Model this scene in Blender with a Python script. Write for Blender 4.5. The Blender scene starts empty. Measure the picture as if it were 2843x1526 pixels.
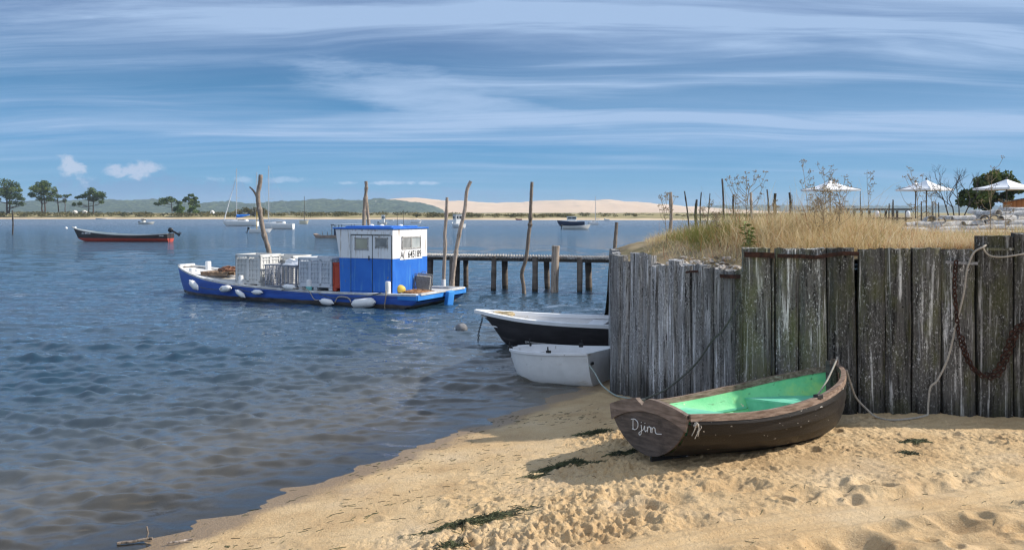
import bpy, math, random
import numpy as np
from mathutils import Vector, Matrix, Euler
R = math.radians
rng = random.Random(7)
nr = np.random.RandomState(11)
scn = bpy.context.scene
COL = scn.collection

# ------------------------------------------------------------------ camera and measuring
F, CX, YH, H = 2400.0, 1421.5, 590.0, 3.0
def at(px, py, d):
    "a point of the place seen at a pixel of the photograph, d metres out"
    return Vector(((px - CX) / F * d, d, H - (py - YH) / F * d))
def wd(py):
    "distance of a point on the water seen at row py"
    return F * H / (py - YH)
cam = bpy.data.cameras.new("camera")
co = bpy.data.objects.new("camera", cam); COL.objects.link(co)
co.location = (0, 0, H); co.rotation_euler = (R(90), 0, 0)
cam.sensor_width = 36.0; cam.lens = F / 2843 * 36
cam.shift_y = -(763 - YH) / 2843
cam.clip_start = 0.1; cam.clip_end = 30000
scn.camera = co

# ------------------------------------------------------------------ noise
def _h(ix, iy, seed):
    n = (ix.astype(np.int64) * 374761393 + iy.astype(np.int64) * 668265263 + seed * 1274126177) & 0xffffffff
    n = ((n ^ (n >> 13)) * 1274126177) & 0xffffffff
    n = ((n ^ (n >> 16)) * 2246822519) & 0xffffffff
    return ((n ^ (n >> 15)) & 0xffffff) / float(0xffffff)
def vn(x, y, seed=0):
    x = np.asarray(x, float); y = np.asarray(y, float)
    ix = np.floor(x); iy = np.floor(y); fx = x - ix; fy = y - iy
    ux = fx * fx * fx * (fx * (fx * 6 - 15) + 10); uy = fy * fy * fy * (fy * (fy * 6 - 15) + 10)
    a = _h(ix, iy, seed); b = _h(ix + 1, iy, seed); c = _h(ix, iy + 1, seed); d = _h(ix + 1, iy + 1, seed)
    return (a + (b - a) * ux) * (1 - uy) + (c + (d - c) * ux) * uy - 0.5
def fbm(x, y, seed=0, o=4, g=0.5):
    t = 0; a = 1.0; x = np.asarray(x, float); y = np.asarray(y, float)
    for k in range(o):
        t = t + a * vn(x, y, seed + k * 17); a *= g
        x, y = x * 1.62 - y * 1.18 + 3.1, x * 1.18 + y * 1.62 + 7.7
    return t
def sst(a, b, x):
    t = np.clip((np.asarray(x, float) - a) / (b - a), 0, 1); return t * t * (3 - 2 * t)

# ------------------------------------------------------------------ materials
def nodes(name):
    m = bpy.data.materials.new(name); m.use_nodes = True
    nt = m.node_tree; b = nt.nodes["Principled BSDF"]
    return m, nt, b
def N(nt, t, **kw):
    n = nt.nodes.new(t)
    for k, v in kw.items():
        if k.startswith("i_"):
            key = k[2:]; key = int(key) if key.isdigit() else key.replace("_", " ")
            n.inputs[key].default_value = v
        else: setattr(n, k, v)
    return n
def ramp(nt, stops, src, interp='LINEAR'):
    r = nt.nodes.new("ShaderNodeValToRGB"); r.color_ramp.interpolation = interp
    e = r.color_ramp.elements
    while len(e) < len(stops): e.new(0.5)
    for k, (p, c) in enumerate(stops):
        e[k].position = p; e[k].color = (c[0], c[1], c[2], 1) if len(c) == 3 else c
    nt.links.new(src, r.inputs[0]); return r.outputs[0]
def coords(nt, stretch, rnd=True, kind="Object"):
    tc = N(nt, "ShaderNodeTexCoord"); mp = N(nt, "ShaderNodeMapping"); mp.inputs["Scale"].default_value = stretch
    nt.links.new(tc.outputs[kind], mp.inputs[0])
    if rnd:
        oi = N(nt, "ShaderNodeObjectInfo"); ml = N(nt, "ShaderNodeMath", operation='MULTIPLY'); ml.inputs[1].default_value = 37.0
        nt.links.new(oi.outputs["Random"], ml.inputs[0]); nt.links.new(ml.outputs[0], mp.inputs["Location"])
    return mp.outputs[0]
def noise(nt, vec, scale, detail=4, rough=0.55, dist=0.0):
    n = N(nt, "ShaderNodeTexNoise"); n.inputs["Scale"].default_value = scale; n.inputs["Detail"].default_value = detail
    n.inputs["Roughness"].default_value = rough; n.inputs["Distortion"].default_value = dist
    nt.links.new(vec, n.inputs["Vector"]); return n.outputs["Fac"]
def mixc(nt, fac, a, b, mode='MIX'):
    m = N(nt, "ShaderNodeMix", data_type='RGBA', blend_type=mode)
    for s, v in ((m.inputs[0], fac), (m.inputs[6], a), (m.inputs[7], b)):
        if hasattr(v, "links"): nt.links.new(v, s)
        elif isinstance(v, (int, float)): s.default_value = v
        else: s.default_value = (v[0], v[1], v[2], 1)
    return m.outputs[2]
def mth(nt, op, a, b=None, clamp=False):
    m = N(nt, "ShaderNodeMath", operation=op, use_clamp=clamp)
    for k, v in enumerate((a, b)):
        if v is None: continue
        if hasattr(v, "links"): nt.links.new(v, m.inputs[k])
        else: m.inputs[k].default_value = v
    return m.outputs[0]
def smooth(nt, a, b, src):
    m = N(nt, "ShaderNodeMapRange", interpolation_type='SMOOTHSTEP'); m.inputs[1].default_value = a; m.inputs[2].default_value = b
    nt.links.new(src, m.inputs[0]); return m.outputs[0]
def mat(name, c1, c2, scale=4.0, stretch=(1, 1, 1), rough=0.6, bump=0.0, bscale=20.0, stains=(), detail=5, spec=0.3,
        lo=0.35, hi=0.65, rnd=0.0, metal=0.0, trans=0.0):
    """two-tone noise colour; stains = (colour, scale, low, high, stretch) patches over it"""
    m, nt, b = nodes(name)
    v = coords(nt, stretch)
    c = ramp(nt, [(lo, c1), (hi, c2)], noise(nt, v, scale, detail))
    for (sc, ss, a, z, st) in stains:
        f = smooth(nt, a, z, noise(nt, coords(nt, st), ss, 5, 0.6))
        c = mixc(nt, f, c, sc)
    if rnd:
        oi = N(nt, "ShaderNodeObjectInfo")
        mr = N(nt, "ShaderNodeMapRange"); mr.inputs[3].default_value = 1 - rnd; mr.inputs[4].default_value = 1 + rnd
        nt.links.new(oi.outputs["Random"], mr.inputs[0])
        hs = N(nt, "ShaderNodeHueSaturation"); nt.links.new(mr.outputs[0], hs.inputs["Value"]); nt.links.new(c, hs.inputs["Color"]); c = hs.outputs[0]
    nt.links.new(c, b.inputs["Base Color"])
    b.inputs["Roughness"].default_value = rough; b.inputs["Specular IOR Level"].default_value = spec; b.inputs["Metallic"].default_value = metal
    if trans: b.inputs["Transmission Weight"].default_value = trans
    if bump:
        bp = N(nt, "ShaderNodeBump"); bp.inputs["Strength"].default_value = bump; bp.inputs["Distance"].default_value = 0.02
        nt.links.new(noise(nt, v, bscale, 6, 0.65), bp.inputs["Height"]); nt.links.new(bp.outputs[0], b.inputs["Normal"])
    return m

# ------------------------------------------------------------------ mesh building
class MB:
    def __init__(s): s.V = []; s.Fc = []
    def add(s, V, Fc):
        o = len(s.V); s.V += [Vector(v) for v in V]; s.Fc += [tuple(i + o for i in f) for f in Fc]; return s
    def box(s, c, sz, M=None, bev=0.0):
        c = Vector(c); h = Vector(sz) * 0.5; b = min(bev, min(h) * 0.9)
        if b <= 0:
            V = [Vector((x * h.x, y * h.y, z * h.z)) for z in (-1, 1) for y in (-1, 1) for x in (-1, 1)]
            Fc = [(0, 2, 3, 1), (4, 5, 7, 6), (0, 1, 5, 4), (2, 6, 7, 3), (0, 4, 6, 2), (1, 3, 7, 5)]
        else:
            V = []; idx = {}
            for z in (-1, 1):
                for y in (-1, 1):
                    for x in (-1, 1):
                        for ax in range(3):
                            p = [x * (h.x - b), y * (h.y - b), z * (h.z - b)]; p[ax] = (x, y, z)[ax] * h[ax]
                            idx[(x, y, z, ax)] = len(V); V.append(Vector(p))
            g = lambda x, y, z, a: idx[(x, y, z, a)]
            Fc = []
            for ax in range(3):
                o1, o2 = (ax + 1) % 3, (ax + 2) % 3
                for sg in (-1, 1):
                    q = []
                    for (p1, p2) in ((-1, -1), (1, -1), (1, 1), (-1, 1)):
                        t = [0, 0, 0]; t[ax] = sg; t[o1] = p1; t[o2] = p2; q.append(g(*t, ax))
                    Fc.append(tuple(q if sg > 0 else q[::-1]))
                for p1 in (-1, 1):
                    for p2 in (-1, 1):
                        a = [0, 0, 0]; a[o1] = p1; a[o2] = p2; e = a[:]; a[ax] = -1; e[ax] = 1
                        q = (g(*a, o1), g(*e, o1), g(*e, o2), g(*a, o2)); Fc.append(q if p1 * p2 < 0 else q[::-1])
            for x in (-1, 1):
                for y in (-1, 1):
                    for z in (-1, 1):
                        q = (g(x, y, z, 0), g(x, y, z, 1), g(x, y, z, 2)); Fc.append(q if x * y * z > 0 else q[::-1])
        if M is not None: V = [M @ v for v in V]
        return s.add([v + c for v in V], Fc)
    def tube(s, pts, r, n=8, cap=True, ell=None):
        pts = [Vector(p) for p in pts]; k = len(pts)
        rr = [r] * k if isinstance(r, (int, float)) else list(r)
        V = []; up = None
        for i, p in enumerate(pts):
            t = (pts[min(i + 1, k - 1)] - pts[max(i - 1, 0)])
            t = t.normalized() if t.length > 1e-9 else Vector((0, 0, 1))
            if up is None:
                up = Vector((0, 0, 1)) if abs(t.z) < 0.9 else Vector((1, 0, 0))
            a = (up - t * up.dot(t))
            if a.length < 1e-6: a = t.orthogonal()
            a.normalize(); b = t.cross(a); up = a
            for j in range(n):
                w = 2 * math.pi * j / n
                V.append(p + a * math.cos(w) * rr[i] + b * math.sin(w) * rr[i])
        Fc = [(i * n + j, i * n + (j + 1) % n, (i + 1) * n + (j + 1) % n, (i + 1) * n + j) for i in range(k - 1) for j in range(n)]
        if cap: Fc += [tuple(range(n))[::-1], tuple(range((k - 1) * n, k * n))]
        return s.add(V, Fc)
    def lathe(s, prof, n=16, c=(0, 0, 0), M=None):
        V = []; c = Vector(c)
        for (r, z) in prof:
            for j in range(n):
                w = 2 * math.pi * j / n; v = Vector((r * math.cos(w), r * math.sin(w), z)); V.append((M @ v if M is not None else v) + c)
        k = len(prof)
        Fc = [(i * n + j, i * n + (j + 1) % n, (i + 1) * n + (j + 1) % n, (i + 1) * n + j) for i in range(k - 1) for j in range(n)]
        return s.add(V, Fc + [tuple(range(n))[::-1], tuple(range((k - 1) * n, k * n))])
    def rows(s, rws, closed=False, flip=False):
        "a sheet through equally long rows of points"
        k = len(rws[0]); V = [p for r in rws for p in r]; Fc = []
        for i in range(len(rws) - 1):
            for j in range(k if closed else k - 1):
                q = (i * k + j, i * k + (j + 1) % k, (i + 1) * k + (j + 1) % k, (i + 1) * k + j); Fc.append(q[::-1] if flip else q)
        return s.add(V, Fc)
    def prism(s, poly, h0, h1, M=None):
        n = len(poly); V = [Vector((x, y, h0)) for x, y in poly] + [Vector((x, y, h1)) for x, y in poly]
        Fc = [tuple(range(n))[::-1], tuple(range(n, 2 * n))] + [(i, (i + 1) % n, n + (i + 1) % n, n + i) for i in range(n)]
        if M is not None: V = [M @ v for v in V]
        return s.add(V, Fc)
    def blob(s, c, r, n=10, amp=0.15, seed=0):
        c = Vector(c); V = []; m = n // 2 + 1
        rd = random.Random(seed)
        ph = [rd.uniform(0, 6.28) for _ in range(6)]
        for i in range(m):
            th = math.pi * i / (m - 1)
            for j in range(n):
                w = 2 * math.pi * j / n
                k = 1 + amp * (math.sin(3 * w + ph[0] + th) + math.sin(2 * th * 2 + ph[1] + w)) * 0.5
                V.append(c + Vector((math.sin(th) * math.cos(w) * r[0], math.sin(th) * math.sin(w) * r[1], math.cos(th) * r[2])) * k)
        return s.add(V, [(i * n + j, (i + 1) * n + j, (i + 1) * n + (j + 1) % n, i * n + (j + 1) % n) for i in range(m - 1) for j in range(n)])
    def build(s, name, m, parent=None, world=False, smooth=False, origin=None, slots=None):
        V = s.V
        if world and parent is not None:
            iv = wm(parent).inverted(); V = [iv @ v for v in V]
        if origin is not None: V = [v - Vector(origin) for v in V]
        me = bpy.data.meshes.new(name); me.from_pydata([tuple(v) for v in V], [], s.Fc); me.validate(); me.update()
        me.materials.append(m)
        o = bpy.data.objects.new(name, me); COL.objects.link(o)
        if origin is not None: o.location = origin
        if parent is not None: o.parent = parent
        if smooth: shade(me)
        return o
def shade(me, ang=40):
    me.polygons.foreach_set("use_smooth", [True] * len(me.polygons))
    try: me.set_sharp_from_angle(angle=R(ang))
    except Exception: pass
def wm(o):
    return (wm(o.parent) @ o.matrix_basis) if o.parent else o.matrix_basis
def np_mesh(name, V, Fq, m, parent=None, smooth=True, attrs=None, origin=None):
    "quads from numpy arrays"
    me = bpy.data.meshes.new(name); V = np.asarray(V, np.float32); Fq = np.asarray(Fq, np.int32)
    if origin is not None: V = V - np.asarray(origin, np.float32)
    k = Fq.shape[1]
    me.vertices.add(len(V)); me.vertices.foreach_set("co", V.ravel())
    me.loops.add(Fq.size); me.loops.foreach_set("vertex_index", Fq.ravel())
    me.polygons.add(len(Fq)); me.polygons.foreach_set("loop_start", np.arange(0, Fq.size, k, dtype=np.int32))
    me.polygons.foreach_set("use_smooth", np.full(len(Fq), smooth))
    for an, av in (attrs or {}).items():
        a = me.attributes.new(an, 'FLOAT', 'POINT'); a.data.foreach_set("value", np.asarray(av, np.float32).ravel())
    me.update(calc_edges=True); me.materials.append(m)
    o = bpy.data.objects.new(name, me); COL.objects.link(o)
    if origin is not None: o.location = origin
    if parent is not None: o.parent = parent
    return o
def grid_faces(nr_, nc):
    i = np.arange(nr_ - 1)[:, None] * nc + np.arange(nc - 1)[None, :]
    return np.stack([i, i + 1, i + nc + 1, i + nc], -1).reshape(-1, 4)
def tag(o, label, cat, group=None, kind=None):
    if label: o["label"] = label
    if cat: o["category"] = cat
    if group: o["group"] = group
    if kind: o["kind"] = kind
    elif cat: o["kind"] = "thing"
    return o
def thing(name, label, cat, loc=(0, 0, 0), rot=(0, 0, 0), group=None):
    o = bpy.data.objects.new(name, None); COL.objects.link(o); o.empty_display_size = 0.2
    o.location = loc; o.rotation_euler = rot
    return tag(o, label, cat, group)
def dup(o, loc=None, rot=None, scale=None, label=None, parent=None):
    c = o.copy(); COL.objects.link(c)
    if parent is not None: c.parent = parent
    if loc is not None: c.location = loc
    if rot is not None: c.rotation_euler = rot
    if scale is not None: c.scale = scale if hasattr(scale, "__len__") else (scale,) * 3
    if label: c["label"] = label
    for ch in list(o.children): dup(ch, parent=c)
    return c
def struct(o, label=None, cat=None): return tag(o, label, cat, kind='structure')
# ================================================================== light and sky
SUN_AZ, SUN_EL = R(85), R(34)     # azimuth turned right from straight ahead
sv = Vector((math.sin(SUN_AZ) * math.cos(SUN_EL), math.cos(SUN_AZ) * math.cos(SUN_EL), math.sin(SUN_EL)))
sl = bpy.data.lights.new("sun", 'SUN'); sl.energy = 3.9; sl.angle = R(0.5); sl.color = (1.0, 0.93, 0.82)
so = bpy.data.objects.new("sun", sl); COL.objects.link(so); so.rotation_euler = (-sv).to_track_quat('-Z', 'Y').to_euler()
so.location = (0, 0, 60)
BACK_FILL = (5.6, 5.8, 6.1)
SKY = (7, (3.1, 1.9, 0), 11, (5.4, 2.6, 0), 16)
def build_world():
    w = bpy.data.worlds.new("World"); scn.world = w; w.use_nodes = True
    nt = w.node_tree; bg = nt.nodes["Background"]
    sky = N(nt, "ShaderNodeTexSky"); sky.sky_type = 'NISHITA'; sky.sun_disc = False
    sky.sun_elevation = SUN_EL; sky.sun_rotation = SUN_AZ; sky.air_density = 1.0; sky.dust_density = 0.3; sky.ozone_density = 2.5
    tc = N(nt, "ShaderNodeTexCoord"); sp = N(nt, "ShaderNodeSeparateXYZ"); nt.links.new(tc.outputs["Generated"], sp.inputs[0])
    X, Y, Z = sp.outputs
    zc = mth(nt, 'MAXIMUM', Z, 0.0)
    # pale cyan low sky, deeper blue up to the view's top edge
    low_sky = ramp(nt, [(0.0, (0.92, 1.80, 2.75)), (0.03, (0.52, 1.68, 2.95)), (0.08, (0.26, 1.32, 2.75)), (0.14, (0.20, 0.96, 2.05)), (0.22, (0.20, 0.55, 1.45)), (0.25, (0.28, 0.66, 1.6)), (0.31, (1.3, 1.9, 3.0)), (0.40, (2.4, 3.0, 4.0)), (0.6, (3.0, 3.5, 4.4)), (1.0, (2.8, 3.2, 3.9))], zc)  # unseen sky above the view brightened to lift water and shaded sides
    c = mixc(nt, mth(nt, 'SUBTRACT', 0.94, mth(nt, 'MULTIPLY', smooth(nt, 0.45, 0.95, zc), 0.5)), sky.outputs[0], low_sky)
    # unseen sky behind the camera, brightened as an added fill for shaded fronts
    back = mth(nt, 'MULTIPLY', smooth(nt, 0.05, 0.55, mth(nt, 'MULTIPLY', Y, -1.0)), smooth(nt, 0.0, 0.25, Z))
    c = mixc(nt, mth(nt, 'MULTIPLY', back, 0.9), c, BACK_FILL)
    # cirrus: noise on a high flat layer, streaks along one wind direction
    zz = mth(nt, 'ADD', zc, 0.085)
    u = mth(nt, 'DIVIDE', X, zz); v = mth(nt, 'DIVIDE', Y, zz)
    cb = N(nt, "ShaderNodeCombineXYZ"); nt.links.new(u, cb.inputs[0]); nt.links.new(v, cb.inputs[1])
    # bend the streaks a little, as wind shear does
    wp_ = N(nt, "ShaderNodeTexNoise"); wp_.inputs["Scale"].default_value = 0.45; wp_.inputs["Detail"].default_value = 2; nt.links.new(cb.outputs[0], wp_.inputs["Vector"])
    wv = N(nt, "ShaderNodeVectorMath", operation='MULTIPLY_ADD'); wv.inputs[1].default_value = (0.8, 0.8, 0); nt.links.new(wp_.outputs["Color"], wv.inputs[0]); nt.links.new(cb.outputs[0], wv.inputs[2])
    def layer(scale, rotz, stretch, detail, rough, dist, a, b, off=(0, 0, 0)):
        mp = N(nt, "ShaderNodeMapping"); mp.inputs["Rotation"].default_value = (0, 0, R(rotz)); mp.inputs["Scale"].default_value = stretch
        mp.inputs["Location"].default_value = off
        nt.links.new(wv.outputs[0], mp.inputs[0])
        return smooth(nt, a, b, noise(nt, mp.outputs[0], scale, detail, rough, dist))
    veil = layer(0.42, SKY[0], (0.45, 1.0, 1), 6, 0.55, 0.4, 0.30, 0.70, SKY[1])
    strk = layer(1.55, SKY[2], (0.15, 1.0, 1), 7, 0.58, 0.5, 0.40, 0.70, SKY[3])
    fine = layer(2.6, SKY[4], (0.11, 1.0, 1), 9, 0.68, 0.4, 0.46, 0.72, (2, 9, 0))
    f = mth(nt, 'ADD', mth(nt, 'MULTIPLY', veil, 0.34), mth(nt, 'MULTIPLY', mth(nt, 'MULTIPLY', strk, 0.82), mth(nt, 'ADD', veil, 0.34)))
    f = mth(nt, 'ADD', f, mth(nt, 'MULTIPLY', mth(nt, 'MULTIPLY', fine, 0.50), mth(nt, 'ADD', strk, 0.15)))
    # thinner near the horizon
    low = smooth(nt, 0.02, 0.11, zc)
    f = mth(nt, 'MULTIPLY', f, mth(nt, 'ADD', mth(nt, 'MULTIPLY', low, 0.78), 0.22))
    f = mth(nt, 'MINIMUM', f, 0.9)
    c = mixc(nt, f, c, (1.95, 2.70, 3.90))
    # a low bank of small cumulus on the left and a few flat puffs near the horizon
    az = mth(nt, 'DIVIDE', X, mth(nt, 'MAXIMUM', Y, 0.05)); el = mth(nt, 'DIVIDE', zc, mth(nt, 'MAXIMUM', Y, 0.05))
    def puff(a0, e0, ra, re, seed, th, col, amt, slope=0.0):
        nonlocal c
        da = mth(nt, 'SUBTRACT', az, a0)
        dx = mth(nt, 'DIVIDE', da, ra)
        dy = mth(nt, 'DIVIDE', mth(nt, 'ADD', mth(nt, 'SUBTRACT', el, e0), mth(nt, 'MULTIPLY', da, slope)), re)
        rr = mth(nt, 'ADD', mth(nt, 'MULTIPLY', dx, dx), mth(nt, 'MULTIPLY', dy, dy))
        q = N(nt, "ShaderNodeCombineXYZ"); nt.links.new(az, q.inputs[0]); nt.links.new(el, q.inputs[1]); q.inputs[2].default_value = seed
        mp = N(nt, "ShaderNodeMapping"); mp.inputs["Scale"].default_value = (1, 1.6, 1) if th > 0 else (0.35, 2.2, 1); mp.inputs["Rotation"].default_value = (0, 0, 0 if th > 0 else 0.18); nt.links.new(q.outputs[0], mp.inputs[0])
        nn = noise(nt, mp.outputs[0], 38.0, 7, 0.62, 0.3)
        m = mth(nt, 'SUBTRACT', mth(nt, 'ADD', mth(nt, 'MULTIPLY', mth(nt, 'SUBTRACT', nn, 0.5), 3.2), 1.0), rr)
        c = mixc(nt, mth(nt, 'MULTIPLY', smooth(nt, th, th + (0.75 if th > 0 else 1.5), m), amt), c, col)
    puff(-0.115, 0.140, 0.14, 0.030, 11.0, -0.35, (1.95, 2.70, 3.90), 0.55, 0.22)
    puff(-0.05, 0.122, 0.17, 0.015, 12.0, -0.35, (2.0, 2.75, 3.95), 0.45, 0.12)
    puff(-0.42, 0.026, 0.22, 0.022, 1.0, 0.30, (1.0, 1.68, 2.85), 0.6)
    puff(-0.20, 0.018, 0.30, 0.016, 3.0, 0.30, (1.15, 1.85, 3.0), 0.5)
    puff(-0.507, 0.050, 0.032, 0.016, 2.0, 0.25, (2.6, 3.05, 3.85), 0.85, 0.5)
    puff(-0.437, 0.049, 0.046, 0.015, 5.0, 0.25, (2.5, 2.95, 3.8), 0.85)
    puff(-0.140, 0.034, 0.085, 0.0035, 8.0, 0.45, (3.4, 3.9, 4.8), 0.5)
    puff(-0.29, 0.038, 0.10, 0.006, 9.0, 0.50, (2.9, 3.5, 4.5), 0.4)
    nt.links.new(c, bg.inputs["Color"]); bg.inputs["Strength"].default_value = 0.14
build_world()
scn.view_settings.view_transform = 'Standard'; scn.view_settings.look = 'None'
scn.view_settings.exposure = 0.6; scn.view_settings.gamma = 1
scn.cycles.use_denoising = True; scn.cycles.denoiser = 'OPENIMAGEDENOISE'; scn.cycles.denoising_prefilter = 'ACCURATE'
scn.cycles.max_bounces = 6; scn.cycles.transparent_max_bounces = 12; scn.cycles.volume_bounces = 0
scn.cycles.caustics_reflective = False; scn.cycles.caustics_refractive = False
scn.cycles.sample_clamp_indirect = 4; scn.cycles.use_adaptive_sampling = False; scn.cycles.pixel_filter_type = 'BLACKMAN_HARRIS'; scn.cycles.filter_width = 1.3

# ================================================================== beach
def shore_s(x, y): return (x + 3.27) * 0.841 - (y - 8.0) * 0.541
def beach0(x, y):
    s = shore_s(x, y) + 0.04 * fbm(x * 0.9, y * 0.9, 5, 3)
    up = 0.085 * s; cap = 0.36 + 0.008 * s
    k = 0.05; hmin = np.clip(0.5 + 0.5 * (cap - up) / k, 0, 1)
    land = cap * (1 - hmin) + up * hmin - k * hmin * (1 - hmin)
    return np.where(s < 0, np.maximum(0.075 * s - 0.05 * np.clip(-s - 0.5, 0, 99), -2.5), land)
DIMPLES = []
for _ in range(170):
    DIMPLES.append((rng.uniform(0.6, 6.5), rng.uniform(4.8, 8.4), rng.uniform(0.08, 0.19), rng.uniform(0.03, 0.075), rng.uniform(0, 3.14), rng.uniform(0.5, 1.0)))
for _ in range(90):
    DIMPLES.append((rng.uniform(-2.2, 6.5), rng.uniform(6.2, 11.0), rng.uniform(0.05, 0.12), rng.uniform(0.012, 0.035), rng.uniform(0, 3.14), rng.uniform(0.5, 1.0)))
def beachz(x, y, fine=True):
    z = beach0(x, y)
    if not fine: return z
    s = shore_s(x, y)
    trk = y - (6.43 + 0.364 * x + 0.05 * np.sin(x * 1.1))         # the smooth wheel track across the front
    ontrack = np.exp(-(trk / 0.34) ** 4)
    above = sst(0.05, 0.5, trk); below = sst(-0.15, -0.5, trk)
    dry = sst(0.9, 2.2, s)
    ch = sst(1.4, 3.0, s + 0.9 * fbm(x * 0.9, y * 0.9, 41, 3)) * above
    ch = ch * (0.35 + 0.75 * sst(-0.25, 0.35, fbm(x * 1.1, y * 1.4, 78, 3))) * (0.45 + 0.55 * sst(-0.42, -0.02, fbm(x * 0.6 + 4, y * 0.8, 77, 3))) * (1 - 0.6 * sst(9.6, 10.6, y) * sst(2.4, 3.4, x))
    clump = np.abs(fbm(x * 4.5, y * 4.5, 3, 4)) ; clump2 = fbm(x * 11, y * 11, 9, 3)
    z = z + ch * (0.065 * (0.32 - clump) + 0.085 * (0.3 - np.abs(clump2)) + 0.055 * fbm(x * 1.7, y * 1.7, 21, 3))
    z = z + ch * (0.080 * np.clip(fbm(x * 13, y * 13, 15, 3) - 0.08, 0, 1) + 0.045 * np.clip(fbm(x * 25, y * 25, 16, 2) - 0.05, 0, 1))
    z = z + below * dry * (0.17 * fbm(x * 1.9, y * 2.3, 31, 3, 0.36) + 0.014 * fbm(x * 7, y * 7, 33, 2))
    z = z + ontrack * dry * (0.006 * np.sin(trk * 42 + 0.5 * np.sin(x * 2)) + 0.012 * np.sin(trk * 14) - 0.02)
    smoothy = (1 - ch) * sst(0.15, 1.0, s) * above
    z = z + smoothy * (0.022 * fbm(x * 1.3, y * 1.3, 51, 3) + 0.030 * np.clip(fbm(x * 3.2, y * 3.2, 57, 3) - 0.16, 0, 1) + 0.016 * np.clip(fbm(x * 9, y * 9, 59, 2) - 0.2, 0, 1))
    z = z + 0.0025 * fbm(x * 30, y * 30, 61, 2) * sst(0.1, 0.5, s)
    grid = np.ndim(x) == 2
    for (cx, cy, r, dp, an, el) in DIMPLES:
        if grid:
            i0, i1 = np.searchsorted(y[:, 0], (cy - 2.8 * r, cy + 2.8 * r)); j0, j1 = np.searchsorted(x[0], (cx - 2.8 * r, cx + 2.8 * r)); sl_ = (slice(i0, i1), slice(j0, j1))
        else: sl_ = slice(None)
        dx = x[sl_] - cx; dy = y[sl_] - cy; c_, s_ = math.cos(an), math.sin(an)
        a = (dx * c_ + dy * s_) / r; b = (-dx * s_ + dy * c_) / (r * el)
        q = a * a + b * b
        z[sl_] += np.where(q < 6, dp * dry[sl_] * (1 - ontrack[sl_] * 0.9) * (-np.exp(-q) + 0.45 * np.exp(-(np.sqrt(q) - 1.45) ** 2 * 5)), 0)
    return z
BG = {}
def bzs(x, y):
    "height of the finished sand, read off its own grid"
    x = np.atleast_1d(np.asarray(x, float)); y = np.atleast_1d(np.asarray(y, float)); xs, ys, Z = BG['x'], BG['y'], BG['z']
    j = np.clip(np.searchsorted(xs, x) - 1, 0, len(xs) - 2); i = np.clip(np.searchsorted(ys, y) - 1, 0, len(ys) - 2)
    u = (x - xs[j]) / (xs[j + 1] - xs[j]); v = (y - ys[i]) / (ys[i + 1] - ys[i])
    return (Z[i, j] * (1 - u) + Z[i, j + 1] * u) * (1 - v) + (Z[i + 1, j] * (1 - u) + Z[i + 1, j + 1] * u) * v
def bz(x, y): return float(bzs(x, y)[0])
def sand_mat():
    m, nt, b = nodes("beach_sand")
    tc = N(nt, "ShaderNodeTexCoord"); v = tc.outputs["Object"]
    at_ = N(nt, "ShaderNodeAttribute", attribute_name="shore"); s = at_.outputs["Fac"]
    c = ramp(nt, [(0.3, (0.44, 0.285, 0.14)), (0.5, (0.54, 0.375, 0.20)), (0.72, (0.62, 0.46, 0.27))], noise(nt, v, 1.3, 6, 0.6))
    c = mixc(nt, mth(nt, 'MULTIPLY', smooth(nt, 0.50, 0.70, noise(nt, v, 0.9, 5, 0.6)), 0.35), c, (0.50, 0.41, 0.30))
    c = mixc(nt, mth(nt, 'MULTIPLY', smooth(nt, 0.52, 0.70, noise(nt, v, 62, 4, 0.7)), 0.55), c, (0.26, 0.165, 0.085))
    c = mixc(nt, mth(nt, 'MULTIPLY', smooth(nt, 0.54, 0.72, noise(nt, v, 48, 4, 0.7, 0.5)), 0.5), c, (0.74, 0.60, 0.39))
    sp = noise(nt, v, 130, 2, 0.6)
    c = mixc(nt, smooth(nt, 0.60, 0.74, sp), c, (0.16, 0.10, 0.055))
    c = mixc(nt, smooth(nt, 0.64, 0.78, noise(nt, v, 190, 2, 0.6)), c, (0.74, 0.62, 0.44))
    # weed litter trodden in as dark streaks
    mp = N(nt, "ShaderNodeMapping"); mp.inputs["Rotation"].default_value = (0, 0, R(-28)); mp.inputs["Scale"].default_value = (0.35, 1.3, 1); nt.links.new(v, mp.inputs[0])
    lit = smooth(nt, 0.60, 0.72, noise(nt, mp.outputs[0], 8.0, 7, 0.7))
    c = mixc(nt, mth(nt, 'MULTIPLY', lit, 0.55), c, (0.12, 0.085, 0.05))
    # damp strip along the water
    wn = mth(nt, 'ADD', s, mth(nt, 'MULTIPLY', mth(nt, 'SUBTRACT', noise(nt, v, 1.6, 4), 0.5), 0.9))
    wet = mth(nt, 'SUBTRACT', 1.0, smooth(nt, 0.28, 0.62, wn))
    c = mixc(nt, mth(nt, 'MULTIPLY', wet, 0.80), c, (0.21, 0.145, 0.09))
    nt.links.new(c, b.inputs["Base Color"])
    rgh = mth(nt, 'SUBTRACT', 0.95, mth(nt, 'MULTIPLY', wet, 0.5)); nt.links.new(rgh, b.inputs["Roughness"])
    b.inputs["Specular IOR Level"].default_value = 0.25
    bp = N(nt, "ShaderNodeBump"); bp.inputs["Strength"].default_value = 0.8; bp.inputs["Distance"].default_value = 0.016
    nt.links.new(mth(nt, 'ADD', noise(nt, v, 70, 5, 0.7), mth(nt, 'MULTIPLY', noise(nt, v, 24, 4, 0.6), 1.4)), bp.inputs["Height"]); nt.links.new(bp.outputs[0], b.inputs["Normal"])
    return m
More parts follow.
